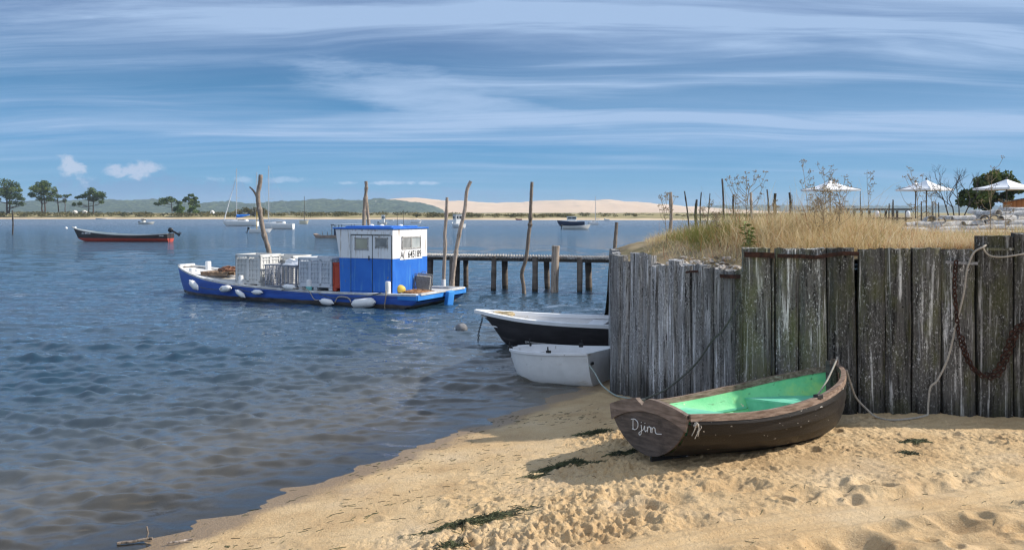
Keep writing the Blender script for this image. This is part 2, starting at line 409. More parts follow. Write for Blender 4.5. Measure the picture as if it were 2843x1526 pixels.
def build_beach():
    xs = np.concatenate([-np.geomspace(6000, 5.2, 40), np.arange(-5.0, -3.4, 0.02), np.arange(-3.4, 6.6, 0.0125), np.geomspace(6.8, 6000, 40)])
    ys = np.concatenate([-np.geomspace(60, 0.5, 14), np.arange(0, 4.4, 0.2), np.arange(4.4, 5.4, 0.02), np.arange(5.4, 12.0, 0.0125), np.arange(12.0, 13.0, 0.02), np.arange(13.05, 17, 0.08), np.geomspace(17.5, 7000, 50)])
    Xg, Yg = np.meshgrid(xs, ys)
    Z = beachz(Xg, Yg); s = shore_s(Xg, Yg)
    BG['x'], BG['y'], BG['z'] = xs, ys, Z
    far = sst(25, 60, Yg) ; Z = Z * (1 - far) - 2.6 * far
    o = np_mesh("beach", np.stack([Xg, Yg, Z], -1).reshape(-1, 3), grid_faces(len(ys), len(xs)), sand_mat(), attrs={"shore": s})
    struct(o, "golden trodden sand beach sloping down to the water", "beach")
build_beach()

# ================================================================== water
def wave_field(x, y, dmin):
    "sum of small wind waves; dmin fades what a coarse part of the sheet cannot carry"
    z = np.zeros_like(x); rd = np.random.RandomState(4)
    n = 70
    for k in range(n):
        lam = 0.16 * (2.3 / 0.16) ** (k / (n - 1.0)) * rd.uniform(0.9, 1.1)
        an = R(-99) + rd.normal(0, 0.42 if lam < 0.5 else 0.27)
        kk = 2 * math.pi / lam; ph = rd.uniform(0, 6.28)
        wgt = 1.25 if 0.2 < lam < 0.55 else (0.36 if lam >= 1.2 else 0.85)
        a = 0.053 * wgt / kk
        fade = np.clip(lam / (dmin * 2.6) - 0.35, 0, 1)
        p = (x * math.cos(an) + y * math.sin(an)) * kk + ph
        z += a * fade * (np.sin(p) + 0.18 * np.cos(2 * p))
    gust = 0.92 + 0.6 * fbm(x * 0.16, y * 0.11, 90, 3)
    z = z * np.clip(gust, 0.5, 1.35)
    return np.where(z > 0, z + 3.0 * z * z, z - 1.0 * z * np.abs(z) * -1 * -1 * 0.0)
def water_mat():
    m, nt, b = nodes("bay_water"); nt.nodes.remove(b); out = nt.nodes["Material Output"]
    tc = N(nt, "ShaderNodeTexCoord"); v = tc.outputs["Object"]
    dp = N(nt, "ShaderNodeAttribute", attribute_name="depth").outputs["Fac"]
    ds = N(nt, "ShaderNodeAttribute", attribute_name="dist").outputs["Fac"]
    # small ripples everywhere, longer chop for the part of the sheet too coarse to carry it
    h1 = noise(nt, coords(nt, (1, 1.5, 1), False), 9.0, 5, 0.6, 0.4)
    mid = noise(nt, coords(nt, (0.8, 2.1, 1), False), 1.5, 5, 0.62, 0.5)
    big = noise(nt, coords(nt, (0.8, 2.0, 1), False), 0.22, 6, 0.65, 0.3)
    nearw = mth(nt, 'SUBTRACT', 1.0, smooth(nt, 15, 70, ds)); farw = smooth(nt, 11, 42, ds); vfar = smooth(nt, 60, 220, ds)
    h = mth(nt, 'ADD', mth(nt, 'MULTIPLY', h1, mth(nt, 'MULTIPLY', nearw, 0.005)), mth(nt, 'MULTIPLY', mid, mth(nt, 'MULTIPLY', farw, 0.135)))
    h = mth(nt, 'ADD', h, mth(nt, 'MULTIPLY', big, mth(nt, 'MULTIPLY', vfar, 0.7)))
    bp = N(nt, "ShaderNodeBump"); bp.inputs["Strength"].default_value = 1.0; bp.inputs["Distance"].default_value = 1.0
    nt.links.new(h, bp.inputs["Height"])
    fr = N(nt, "ShaderNodeFresnel"); fr.inputs["IOR"].default_value = 1.45; nt.links.new(bp.outputs[0], fr.inputs["Normal"])
    gl = N(nt, "ShaderNodeBsdfGlossy"); nt.links.new(mth(nt, 'ADD', 0.03, mth(nt, 'MULTIPLY', smooth(nt, 45, 260, ds), 0.30)), gl.inputs["Roughness"]); gl.inputs["Color"].default_value = (0.97, 0.98, 1, 1); nt.links.new(bp.outputs[0], gl.inputs["Normal"])
    body = ramp(nt, [(0.0, (0.15, 0.135, 0.11)), (0.3, (0.066, 0.078, 0.086)), (1.0, (0.022, 0.055, 0.088))], smooth(nt, 0.0, 1.1, dp))
    df = N(nt, "ShaderNodeBsdfDiffuse"); nt.links.new(body, df.inputs["Color"])
    tr = N(nt, "ShaderNodeBsdfTransparent"); tr.inputs["Color"].default_value = (0.80, 0.84, 0.84, 1)
    alpha = mth(nt, 'SUBTRACT', 1.0, mth(nt, 'POWER', 2.718, mth(nt, 'MULTIPLY', dp, -5.0)))
    inn = N(nt, "ShaderNodeMixShader"); nt.links.new(alpha, inn.inputs[0]); nt.links.new(tr.outputs[0], inn.inputs[1]); nt.links.new(df.outputs[0], inn.inputs[2])
    mx = N(nt, "ShaderNodeMixShader"); nt.links.new(fr.outputs[0], mx.inputs[0]); nt.links.new(inn.outputs[0], mx.inputs[1]); nt.links.new(gl.outputs[0], mx.inputs[2])
    nt.links.new(mx.outputs[0], out.inputs["Surface"])
    return m
def build_water():
    yo = np.concatenate([np.arange(1300, 960, -6.0), np.arange(960, 620, -2.5), np.arange(620, 80, -1.5)])
    d = np.concatenate([7200 / yo, np.geomspace(91, 9000, 60)])
    d = np.concatenate([[0.5, 2.5, 4.0], d])
    dd = np.gradient(d)
    t = np.concatenate([-np.geomspace(9, 0.72, 18), np.linspace(-0.70, 0.45, 620), np.geomspace(0.48, 9, 18)])
    D, T = np.meshgrid(d, t, indexing='ij'); X = D * T; DD = np.meshgrid(dd, t, indexing='ij')[0]
    dmin = np.maximum(np.minimum(DD, 3.0), D * 0.0019)
    base = beach0(X, D); depth = np.clip(-base, 0, 3)
    depth = np.where(D > 24, np.maximum(depth, 1.5), depth)
    s = -shore_s(X, D)
    w = wave_field(X, D, dmin) * (0.55 + 0.45 * sst(0.0, 0.9, s)) 
    # a low swell line or two running up the sand
    w = w * (0.5 + 0.5 * sst(0.1, 0.8, s)) + 0.010 * np.exp(-((s - 0.42 - 0.12 * vn(X * 0.5, D * 0.5, 8)) / 0.11) ** 2) + 0.012 * np.exp(-((s - 1.15 - 0.3 * vn(X * 0.4, D * 0.4, 9)) / 0.2) ** 2)
    w = w * (D < 90)
    o = np_mesh("water", np.stack([X, D, w + 0.006], -1).reshape(-1, 3), grid_faces(len(d), len(t)), water_mat(), attrs={"depth": depth, "dist": D})
    struct(o, "blue rippled water of the bay", "water")
build_water()
# ================================================================== quay behind the timber wall
A = Vector((3.06, 11.42, 0)); B = Vector((1.57, 14.0, 0)); WS = 0.15
def wy(x): return 11.4 - WS * (x - 3.06)
def wd2(px): return (11.4 + WS * 3.06) / (1 + WS * (px - CX) / F)
WT = Vector((1, -WS, 0)).normalized()
def ex(y): return np.interp(y, [13.4, 17, 24, 45, 70, 110, 300], [1.4, 3.0, 6.5, 14, 24, 42, 120])
def qz(x, y):
    x = np.asarray(x, float); y = np.asarray(y, float)
    ab = np.array([B.x - A.x, B.y - A.y]); L = np.hypot(*ab); nrm = np.array([ab[1], -ab[0]]) / L     # points inland
    dl = (x - A.x) * nrm[0] + (y - A.y) * nrm[1]
    base = 2.47 - 0.30 * (1 - sst(0.1, 1.7, dl))
    base = base + 0.10 * fbm(x * 0.5, y * 0.5, 70, 3) * sst(0.3, 2, dl) + 0.05 * fbm(x * 3, y * 3, 71, 2) * sst(0, 0.8, dl)
    sd = (x - ex(y)) * 0.85
    return -1.2 + (base + 1.2) * sst(-6.0, 0.2, sd)
def build_quay():
    st = [B.lerp(A, t) for t in np.linspace(0, 1, 22)] + [Vector((x, wy(min(x, 14)), 0)) for x in np.concatenate([np.linspace(3.15, 9.5, 44), np.geomspace(10, 90, 24)])]
    st = [Vector((p.x + 0.06, p.y + 0.10, 0)) for p in st]
    n = len(st)
    V = []
    tt = np.concatenate([[0], np.geomspace(0.002, 1, 70)])
    for i, p in enumerate(st):
        k = i / (n - 1); e = Vector((4.4 + 260 * k ** 2.2, 42 + 150 * min(1, k * 1.6), 0))
        for t in tt:
            q = p.lerp(e, float(t)); V.append((q.x, q.y, 0))
    V = np.array(V); V[:, 2] = qz(V[:, 0], V[:, 1])
    m = mat("dry_soil", (0.20, 0.15, 0.09), (0.36, 0.28, 0.17), 3.0, bump=0.5, bscale=30, rough=0.95, spec=0.1,
            stains=[((0.13, 0.12, 0.05), 1.2, 0.5, 0.7, (1, 1, 1)), ((0.42, 0.38, 0.30), 22, 0.62, 0.72, (1, 1, 1))])
    o = np_mesh("quay_ground", V, grid_faces(n, len(tt)), m)
    struct(o, "dry sandy ground of the raised quay behind the timber wall", "ground")
build_quay()

# ---------------------------------------------------------------- timbers
def wood(name, dark, light, pale, moss, mossamt, rough_moss=2.2, foot=True):
    m, nt, b = nodes(name)
    vg = coords(nt, (17, 17, 0.8)); vf = coords(nt, (60, 60, 2.6)); vi = coords(nt, (1, 1, 1))
    g = noise(nt, vg, 1.0, 6, 0.65, 0.4)
    c = ramp(nt, [(0.33, dark), (0.46, light), (0.56, light), (0.68, pale)], g)
    c = mixc(nt, smooth(nt, 0.46, 0.36, noise(nt, vf, 1.0, 5, 0.7)), c, tuple(x * 0.18 for x in light))
    # lichen: pale and black specks in patches
    sp = noise(nt, coords(nt, (1, 1, 0.55)), 48, 5, 0.75)
    pm = smooth(nt, 0.38, 0.62, noise(nt, coords(nt, (1.2, 1.2, 0.8)), 2.6, 4, 0.6))
    c = mixc(nt, mth(nt, 'MULTIPLY', smooth(nt, 0.55, 0.66, sp), mth(nt, 'ADD', mth(nt, 'MULTIPLY', pm, 0.75), 0.15)), c, pale)
    c = mixc(nt, mth(nt, 'MULTIPLY', smooth(nt, 0.45, 0.36, sp), mth(nt, 'ADD', mth(nt, 'MULTIPLY', pm, 0.5), 0.38)), c, (0.012, 0.012, 0.012))
    mo = smooth(nt, 0.52 - mossamt * 0.14, 0.72 - mossamt * 0.12, noise(nt, coords(nt, (1.6, 1.6, 0.6)), rough_moss, 6, 0.7))
    c = mixc(nt, mth(nt, 'MULTIPLY', mo, 0.75 * mossamt), c, moss)
    # rust and tar stains running down from bolts
    rs = smooth(nt, 0.66, 0.78, noise(nt, coords(nt, (5, 5, 0.5)), 1.0, 4, 0.6))
    c = mixc(nt, mth(nt, 'MULTIPLY', rs, 0.6), c, (0.085, 0.036, 0.016))
    # bolt and worm holes
    vo = N(nt, "ShaderNodeTexVoronoi"); vo.inputs["Scale"].default_value = 7.0; nt.links.new(coords(nt, (1, 1, 0.8)), vo.inputs["Vector"])
    c = mixc(nt, mth(nt, 'MULTIPLY', smooth(nt, 0.085, 0.05, vo.outputs["Distance"]), 0.85), c, (0.008, 0.007, 0.006))
    # damp dark foot of the timbers
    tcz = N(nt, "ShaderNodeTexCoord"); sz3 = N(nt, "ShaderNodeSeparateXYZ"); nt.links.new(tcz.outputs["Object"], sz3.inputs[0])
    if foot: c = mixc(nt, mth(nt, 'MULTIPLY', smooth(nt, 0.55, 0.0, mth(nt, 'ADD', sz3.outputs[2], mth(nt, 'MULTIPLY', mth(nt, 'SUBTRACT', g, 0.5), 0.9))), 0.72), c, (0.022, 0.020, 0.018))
    oi = N(nt, "ShaderNodeObjectInfo"); mr = N(nt, "ShaderNodeMapRange"); mr.inputs[3].default_value = 0.62; mr.inputs[4].default_value = 1.38
    nt.links.new(oi.outputs["Random"], mr.inputs[0]); hs = N(nt, "ShaderNodeHueSaturation"); nt.links.new(mr.outputs[0], hs.inputs["Value"]); nt.links.new(c, hs.inputs["Color"])
    nt.links.new(hs.outputs[0], b.inputs["Base Color"]); b.inputs["Roughness"].default_value = 0.9; b.inputs["Specular IOR Level"].default_value = 0.15
    bp = N(nt, "ShaderNodeBump"); bp.inputs["Strength"].default_value = 0.9; bp.inputs["Distance"].default_value = 0.012
    nt.links.new(mth(nt, 'ADD', g, mth(nt, 'MULTIPLY', sp, 0.6)), bp.inputs["Height"]); nt.links.new(bp.outputs[0], b.inputs["Normal"])
    return m
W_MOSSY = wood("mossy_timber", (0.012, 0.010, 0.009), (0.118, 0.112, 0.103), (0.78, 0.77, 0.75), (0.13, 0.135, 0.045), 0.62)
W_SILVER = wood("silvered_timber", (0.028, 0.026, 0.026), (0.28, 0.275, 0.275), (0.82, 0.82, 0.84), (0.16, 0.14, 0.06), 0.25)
W_POLE = wood("weathered_pole", (0.09, 0.068, 0.055), (0.34, 0.275, 0.225), (0.62, 0.54, 0.47), (0.12, 0.10, 0.05), 0.2, foot=False)
RUST = mat("rusted_iron", (0.022, 0.011, 0.008), (0.075, 0.030, 0.018), 18, rough=0.85, bump=0.5, bscale=60)
ZINC = mat("galvanised_strap", (0.16, 0.16, 0.16), (0.34, 0.34, 0.35), 20, rough=0.5, metal=0.6)
ROPE_GREY = mat("grey_rope_fibre", (0.34, 0.30, 0.25), (0.52, 0.47, 0.40), 60, rough=0.9, bump=0.6, bscale=200)
ROPE_DARK = mat("dark_green_rope_fibre", (0.06, 0.07, 0.06), (0.16, 0.17, 0.15), 60, rough=0.9, bump=0.6, bscale=200)

def timber(p0, tang, w, dp, z0, z1, lean=0.0, seed=0, round_=0.18, jag=0.02, twist=0.0):
    "an upright baulk: p0 = front centre at ground level, tang = unit direction along the wall"
    tx, ty = tang; nx, ny = ty, -tx                       # outward (towards the viewer side)
    fr = [(-0.5, -1), (-0.5, -0.15), (-0.42, 0.0), (-0.3, 0), (-0.12, 0), (0.05, 0), (0.2, 0), (0.34, 0), (0.43, 0.0), (0.5, -0.15), (0.5, -1)]
    n = 34; mb = MB(); rows = []
    zs = np.linspace(z0, z1, n)
    s = seed * 13.7
    for i, z in enumerate(zs):
        wob = 0.016 * vn(z * 1.3, s, 3); ww = w * (1 + 0.06 * vn(z * 0.8, s + 5, 4)); row = []
        for j, (u, v) in enumerate(fr):
            off = 0.016 * fbm(u * w * 16 + s, z * 1.1 + s, 5, 3) + 0.006 * vn(u * 40 + s, z * 6, 8)
            dep = v * dp if v <= -0.9 else (v * dp * round_ * 2 + off)
            if abs(u) > 0.38 and v > -0.9: dep -= 0.034 + 0.04 * max(0, vn(z * 2.3 + s, u * 9, 6))
            a = u * ww + wob + lean * (z - z0)
            zz = z
            if i == n - 1: zz = z + jag * 2.2 * vn(u * 5 + s, v * 3, 9)
            row.append(Vector((p0[0] + tx * a + nx * dep, p0[1] + ty * a + ny * dep, zz)))
        rows.append(row)
    mb.rows(rows, closed=True, flip=False)
    k = len(fr); top = len(mb.V)
    c = sum(rows[-1], Vector()) / k; mb.V.append(c + Vector((0, 0, -0.012)))
    for j in range(k): mb.Fc.append(((n - 1) * k + j, (n - 1) * k + (j + 1) % k, top))
    return mb
def band(pts, h=0.055, t=0.012, nrm=(0, -1)):
    mb = MB(); n = Vector((nrm[0], nrm[1], 0)).normalized() * t; rows = []
    for p in pts:
        p = Vector(p); a = p + Vector((0, 0, h / 2)); b = p - Vector((0, 0, h / 2)); rows.append([a, b, b + n, a + n])
    mb.rows(rows, closed=True); k = len(rows) * 4
    mb.Fc += [(0, 1, 2, 3), (k - 1, k - 2, k - 3, k - 4)]; return mb

wallR = thing("timber_wall", "tall frontal wall of dark mossy upright timbers behind the green rowing boat", "timber wall", (5.5, wy(5.5), 0.3))
edges = [2064, 2146, 2155, 2222, 2303, 2383, 2461, 2536, 2618, 2716, 2819, 2905, 2990, 3075, 3160, 3250, 3340]
tops = [690, 712, 691, 692, 690, 690, 692, 689, 694, 657, 648, 660, 690, 680, 690, 690]
for k in range(len(edges) - 1):
    a, b_ = edges[k], edges[k + 1]
    pc = at((a + b_) / 2, tops[k], wd2((a + b_) / 2)); w = (at(b_, 0, wd2(b_)) - at(a, 0, wd2(a))).to_2d().length; xc = pc.x; z1 = pc.z
    thin = (b_ - a) < 20
    mb = timber((xc, pc.y + (0.05 if thin else 0.02 * rng.uniform(-1, 1))), (WT.x, WT.y), w * (0.9 if thin else 0.94), 0.16, 0.0, z1, lean=rng.uniform(-0.012, 0.008) if not thin else 0, seed=k + 3)
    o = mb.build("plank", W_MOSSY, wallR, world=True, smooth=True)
def wp(px, py, off=0.035): return at(px, py, wd2(px) - off)
band([wp(2066, 706), wp(2105, 707), wp(2150, 709)], 0.07).build("iron_strap", RUST, wallR, world=True)
band([wp(2158, 710), wp(2222, 711), wp(2268, 714), wp(2300, 708), wp(2340, 703), wp(2384, 704)], 0.05).build("iron_strap", RUST, wallR, world=True)
band([wp(2624, 727, .05), wp(2660, 730, .05), wp(2714, 731, .05)], 0.035).build("zinc_strap", ZINC, wallR, world=True)
band([wp(2716, 690, .05), wp(2760, 692, .05), wp(2814, 691, .05)], 0.03).build("wood_cleat", W_MOSSY, wallR, world=True)

wallL = thing("timber_wall", "receding wall of narrow silvery upright timbers beside the two beached dinghies", "timber wall", (2.2, 12.6, 0.2))
tl = (A - B).normalized(); d_ab = A - B
def tpar(px):
    c = (px - CX) / F
    return (c * B.y - B.x) / (d_ab.x - c * d_ab.y)
edL = [1686, 1724, 1738, 1776, 1794, 1819, 1847, 1874, 1909, 1947, 1978, 2004, 2034, 2066]
tpL = [708, 726, 702, 708, 736, 735, 722, 735, 734, 744, 745, 750, 751]
for k in range(len(edL) - 1):
    t0, t1 = tpar(edL[k]), tpar(edL[k + 1]); tc = (t0 + t1) / 2; p = B + d_ab * tc
    w = (t1 - t0) * d_ab.length; z1 = H - (tpL[k] - YH) / F * p.y
    mb = timber((p.x, p.y), (tl.x, tl.y), w * 0.94, 0.15, -0.25, z1, lean=rng.uniform(0.0, 0.03) if k < 9 else 0.0, seed=k + 40, round_=0.3)
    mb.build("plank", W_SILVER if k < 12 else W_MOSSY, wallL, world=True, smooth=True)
# the wall turns inland at the far corner
for k in range(10):
    p = B + Vector((0.10 + 0.02 * k, 0.16 + 0.25 * k, 0))
    timber((p.x, p.y), (0.08, -0.996), 0.245, 0.14, -0.35, 2.28 + 0.05 * rng.uniform(-1, 1), seed=k + 70, round_=0.3).build("plank", W_SILVER, wallL, world=True, smooth=True)
nl = Vector((tl.y, -tl.x))
def wl(px, py, off=0.04):
    p = B + d_ab * tpar(px); q = at(px, py, p.y); return Vector((p.x + nl.x * off, p.y + nl.y * off, q.z))
band([wl(1912, 755), wl(1930, 753), wl(1944, 752)], 0.03, nrm=(nl.x, nl.y)).build("iron_strap", RUST, wallL, world=True)
band([wl(2006, 765), wl(2030, 767), wl(2062, 767)], 0.05, nrm=(nl.x, nl.y)).build("iron_strap", RUST, wallL, world=True)

# ---------------------------------------------------------------- ropes and chain
def spline(pts, n=8):
    pts = [Vector(p) for p in pts]; out = []
    for i in range(len(pts) - 1):
        p0 = pts[max(i - 1, 0)]; p1 = pts[i]; p2 = pts[i + 1]; p3 = pts[min(i + 2, len(pts) - 1)]
        for k in range(n):
            t = k / n
            out.append(0.5 * ((2 * p1) + (p2 - p0) * t + (2 * p0 - 5 * p1 + 4 * p2 - p3) * t * t + (3 * p1 - p0 - 3 * p2 + p3) * t ** 3))
    out.append(pts[-1]); return out
def rope(name, label, pts, r, m, parent=None):
    mb = MB(); mb.tube(spline(pts, 8), r, 7); o = mb.build(name, m, parent, world=True, smooth=True, origin=None if parent else pts[0])
    if not parent: tag(o, label, "rope")
    return o
z6 = lambda u, v: (2180 + u * .4193, 600 + v * .4193)
W6 = lambda u, v, off=0.07: wp(*z6(u, v), off)
rope("mooring_rope", "long pale rope from the wall top down across the sand to the green boat's bow",
     [W6(1330, 190, 0.02), W6(1310, 205), W6(1250, 240), W6(1205, 350), W6(1180, 520), W6(1130, 720), W6(1080, 930), W6(1010, 1080), W6(962, 1130), W6(948, 1230, .08), W6(945, 1300, .10)]
     + [Vector((p.x, p.y, bz(p.x, p.y) + 0.02)) for p in (at(2574, 1161, 10.95), at(2550, 1164, 10.85), at(2507, 1168, 10.78), at(2470, 1158, 10.8), at(2432, 1142, 10.9))]
     + [at(2402, 1131, 10.95), at(2377, 1103, 10.95), at(2364, 1070, 10.9), at(2350, 1026, 10.84)], 0.013, ROPE_GREY)
rope("slack_rope", "short pale rope sagging from the raised wall timber out to the right", [W6(1308, 200), W6(1325, 235), W6(1360, 262), W6(1430, 270), W6(1500, 262), W6(1600, 246), W6(1750, 215)], 0.011, ROPE_GREY)
z5 = lambda u, v: (1660 + u * .3325, 660 + v * .3325)
rope("stern_rope", "dark rope slanting up the silvery timbers behind the green boat",
     [wl(*z5(560, 1330), 0.5), wl(*z5(640, 1262), 0.2)] + [wl(*z5(u, v), 0.07) for u, v in ((760, 1135), (870, 1022), (990, 850), (1060, 785), (1090, 748), (1150, 650), (1200, 520), (1222, 460))], 0.014, ROPE_DARK)
def chain(pts, pitch, r, w):
    mb = MB(); sp_ = spline(pts, 12); acc = 0; out = [(sp_[0], 0)]
    L = [0]
    for i in range(1, len(sp_)): L.append(L[-1] + (sp_[i] - sp_[i - 1]).length)
    k = 0; s = 0; j = 0
    while s < L[-1] - pitch:
        while L[j + 1] < s: j += 1
        p = sp_[j].lerp(sp_[j + 1], (s - L[j]) / max(1e-9, L[j + 1] - L[j])); t = (sp_[j + 1] - sp_[j]).normalized()
        side = Vector((0, 1, 0)) if k % 2 else t.cross(Vector((0, 1, 0))).normalized()
        if k % 2 == 0: side = (side + Vector((0, 0.35, 0))).normalized()
        ring = [p + t * (pitch * 0.5 + math.cos(q) * pitch * 0.66) + side * math.sin(q) * w for q in np.linspace(0, 2 * math.pi, 11)]
        mb.tube(ring, r, 5, cap=False); s += pitch; k += 1
    return mb
cp = [W6(u, v, .09) for u, v in ((1132, 295), (1122, 400), (1122, 500), (1132, 620), (1150, 780), (1190, 920), (1250, 1015), (1330, 1048), (1400, 1018), (1455, 905), (1510, 765), (1590, 690), (1700, 560), (1800, 400))]
o = chain(cp, 0.052, 0.009, 0.027).build("rusty_chain", RUST, smooth=True, origin=cp[0]); tag(o, "rusty brown chain hanging in a deep loop on the mossy timbers", "chain")
cp = [p + Vector((0.03, -0.02, -0.03)) for p in cp[4:12]]
o = chain(cp, 0.052, 0.009, 0.027).build("rusty_chain", RUST, smooth=True, origin=cp[0]); tag(o, "second strand of rusty chain lying along the bottom of the hanging loop", "chain")

# ---------------------------------------------------------------- dry grass
def grass_mat():
    m, nt, b = nodes("dry_grass_blades")
    a = N(nt, "ShaderNodeAttribute", attribute_name="tone").outputs["Fac"]
    c = ramp(nt, [(0.0, (0.14, 0.17, 0.04)), (0.16, (0.24, 0.24, 0.07)), (0.28, (0.36, 0.24, 0.10)), (0.45, (0.52, 0.38, 0.18)), (0.68, (0.65, 0.52, 0.30)), (0.9, (0.78, 0.69, 0.48)), (1.0, (0.42, 0.16, 0.07))], a)
    nt.links.new(c, b.inputs["Base Color"]); b.inputs["Roughness"].default_value = 0.7; b.inputs["Specular IOR Level"].default_value = 0.2
    tl_ = N(nt, "ShaderNodeBsdfTranslucent"); nt.links.new(c, tl_.inputs["Color"])
    mx = N(nt, "ShaderNodeMixShader"); mx.inputs[0].default_value = 0.4
    nt.links.new(b.outputs[0], mx.inputs[1]); nt.links.new(tl_.outputs[0], mx.inputs[2]); nt.links.new(mx.outputs[0], nt.nodes["Material Output"].inputs["Surface"])
    return m
GRASS = grass_mat()
def blades(px, py, pz, h, w, tone, bend, name, m, seed):
    r = np.random.RandomState(seed); n = len(px); az = r.uniform(0, 6.283, n); fa = r.uniform(0, 6.283, n)
    L = 5; V = np.zeros((n, L, 2, 3)); 
    for k in range(L):
        t = k / (L - 1.0)
        out = bend * h * t ** 1.8; zz = h * (t - 0.33 * bend * t ** 2.5)
        cx = px + np.cos(az) * out + 0.02 * h * np.sin(t * 5 + fa); cy = py + np.sin(az) * out; ww = w * (1 - 0.8 * t)
        for j, sg in ((0, -0.5), (1, 0.5)):
            V[:, k, j, 0] = cx + np.cos(fa) * ww * sg; V[:, k, j, 1] = cy + np.sin(fa) * ww * sg; V[:, k, j, 2] = pz + zz
    i = np.arange(n)[:, None] * (L * 2) + np.arange(L - 1)[None, :] * 2
    Fq = np.stack([i, i + 1, i + 3, i + 2], -1).reshape(-1, 4)
    return np_mesh(name, V.reshape(-1, 3), Fq, m, smooth=False, attrs={"tone": np.repeat(tone, L * 2)})
def build_grass():
    r = np.random.RandomState(5); n = 105000
    d = 11.2 + (31 - 11.2) * r.uniform(0, 1, n) ** 1.7
    px = r.uniform(1790, 2960, n); x = (px - CX) / F * d; y = d
    ab = np.array([B.x - A.x, B.y - A.y]); nrm = np.array([ab[1], -ab[0]]) / np.hypot(*ab)
    dl = (x - A.x) * nrm[0] + (y - A.y) * nrm[1]; sd = (x - ex(y)) * 0.85
    patch = fbm(x * 0.8, y * 0.8, 30, 3)
    ok = (dl > 0.5) & (y > wy(x) + 0.25) & (sd > -1.8) & (patch + r.uniform(-0.4, 0.5, n) > -0.18)
    ok &= ~((x > 8.5) & (y > 17.4) & (y < 21.5))
    ok &= r.uniform(0, 1, n) < 0.25 + 0.75 * sst(0.6, 1.7, dl)
    x, y, dl, sd, patch, px = [q[ok] for q in (x, y, dl, sd, patch, px)]; n = len(x)
    hm = np.interp(px, [1740, 1800, 1900, 2000, 2100, 2230, 2330, 2400, 2480, 2600, 2960], [.12, .15, .25, .36, .41, .46, .50, .40, .27, .22, .22])
    h = hm * r.uniform(0.5, 1.25, n) * (0.55 + 0.45 * sst(0.5, 1.5, dl)) * (1 + 0.7 * np.clip(patch, -.4, .6))
    h = np.where(r.uniform(0, 1, n) < 0.10, h * r.uniform(1.3, 2.0, n), h)
    tone = np.clip(0.64 + 0.40 * fbm(x * 0.9, y * 0.9, 60, 3) + r.normal(0, 0.20, n), 0.22, 0.97)
    g = (fbm(x * 0.55, y * 0.55, 64, 3) + r.normal(0, 0.14, n)) > 0.22; tone = np.where(g, r.uniform(0, 0.24, n), tone)
    tone = np.where(r.uniform(0, 1, n) < 0.05, 1.0, tone)
    o = blades(x, y, qz(x, y) - 0.02, h, r.uniform(0.004, 0.010, n), tone, r.uniform(0.1, 1.25, n), "dry_grass", GRASS, 8)
    tag(o, "straw coloured dry grass covering the quay behind the timber wall", "grass", kind="stuff")
build_grass()
# shell and root litter at the lip of the low wall
def build_litter():
    mb = MB(); r = random.Random(9)
    for k in range(170):
        px = r.uniform(1800, 2058); t = tpar(px); p = B + d_ab * t; s = r.uniform(0.10, 0.75)
        x, y = p.x - nl.x * s, p.y - nl.y * s; z = float(qz(x, y)); q = r.uniform(0.015, 0.055)
        M = Euler((r.uniform(-.6, .6), r.uniform(-.6, .6), r.uniform(0, 6))).to_matrix()
        mb.lathe([(q * .15, q * .32), (q * .7, q * .2), (q, 0), (q * .9, -q * .05)], 6, (x, y, z + 0.01 + r.uniform(0, .05)), M)
    o = mb.build("shell_litter", mat("oyster_shell", (0.26, 0.21, 0.17), (0.56, 0.51, 0.45), 20, rough=0.7, rnd=0), smooth=False)
    tag(o, "pale broken oyster shells strewn along the lip of the low timber wall", "shells", kind="stuff")
build_litter()
DEAD = mat("dry_weed_stem", (0.17, 0.13, 0.08), (0.38, 0.30, 0.19), 8, rough=0.9)
GREENLEAF = mat("weed_leaf", (0.10, 0.15, 0.035), (0.24, 0.28, 0.08), 6, rough=0.6)
def weed_mb(h, nb, seed, r0=0.007, tips=7, tipr=0.0105, spread=0.5, start=0.35):
    r = random.Random(seed); st = MB(); hd = MB(); lean = Vector((r.uniform(-.12, .12), r.uniform(-.1, .1), 0)); pts = []
    for k in range(7):
        t = k / 6; pts.append(Vector((lean.x * h * t * t + r.uniform(-.008, .008), lean.y * h * t * t, h * t)))
    st.tube(pts, [r0 * (1 - .6 * k / 6) for k in range(7)], 5)
    def head(p):
        for _ in range(tips):
            v = Vector((r.gauss(0, 1), r.gauss(0, 1), abs(r.gauss(.6, .5)))).normalized() * r.uniform(.02, .06)
            st.tube([p, p + v], [r0 * .25, r0 * .2], 3); hd.blob(p + v, (tipr * r.uniform(.5, 1),) * 3, 5, 0.1, r.randint(0, 99))
    head(pts[-1])
    for k in range(nb):
        t = start + (1 - start) * (k + r.random()) / nb; i = min(5, int(t * 6)); p = pts[i].lerp(pts[i + 1], t * 6 - i)
        a = r.uniform(0, 6.28); L = h * spread * r.uniform(.35, .8) * (1.15 - .6 * t)
        q = p + Vector((math.cos(a) * L * .55, math.sin(a) * L * .55, L * .45)); e = p + Vector((math.cos(a) * L * .8, math.sin(a) * L * .8, L))
        st.tube([p, q, e], [r0 * .55, r0 * .42, r0 * .3], 4); head(e)
        if r.random() < .7:
            e2 = q + Vector((r.uniform(-.3, .3), r.uniform(-.3, .3), .55)) * L * .6; st.tube([q, e2], [r0 * .35, r0 * .25], 3); head(e2)
    return st, hd
def weed(px, d, ytop, nb, seed, label, ymul=1.0, **kw):
    x = (px - CX) / F * d; z = float(qz(x, d)) - .03; h = H - (ytop - YH) / F * d - z
    t = thing("dry_weed", label, "dried weed", (x, d, z), (0, 0, rng.uniform(0, 6)), "dried weeds standing in the quay grass")
    a, b_ = weed_mb(h, nb, seed, **kw); a.build("stem", DEAD, t, smooth=True); tag(b_.build("seed_heads", DEAD, t), None, None, kind='stuff')
    return t
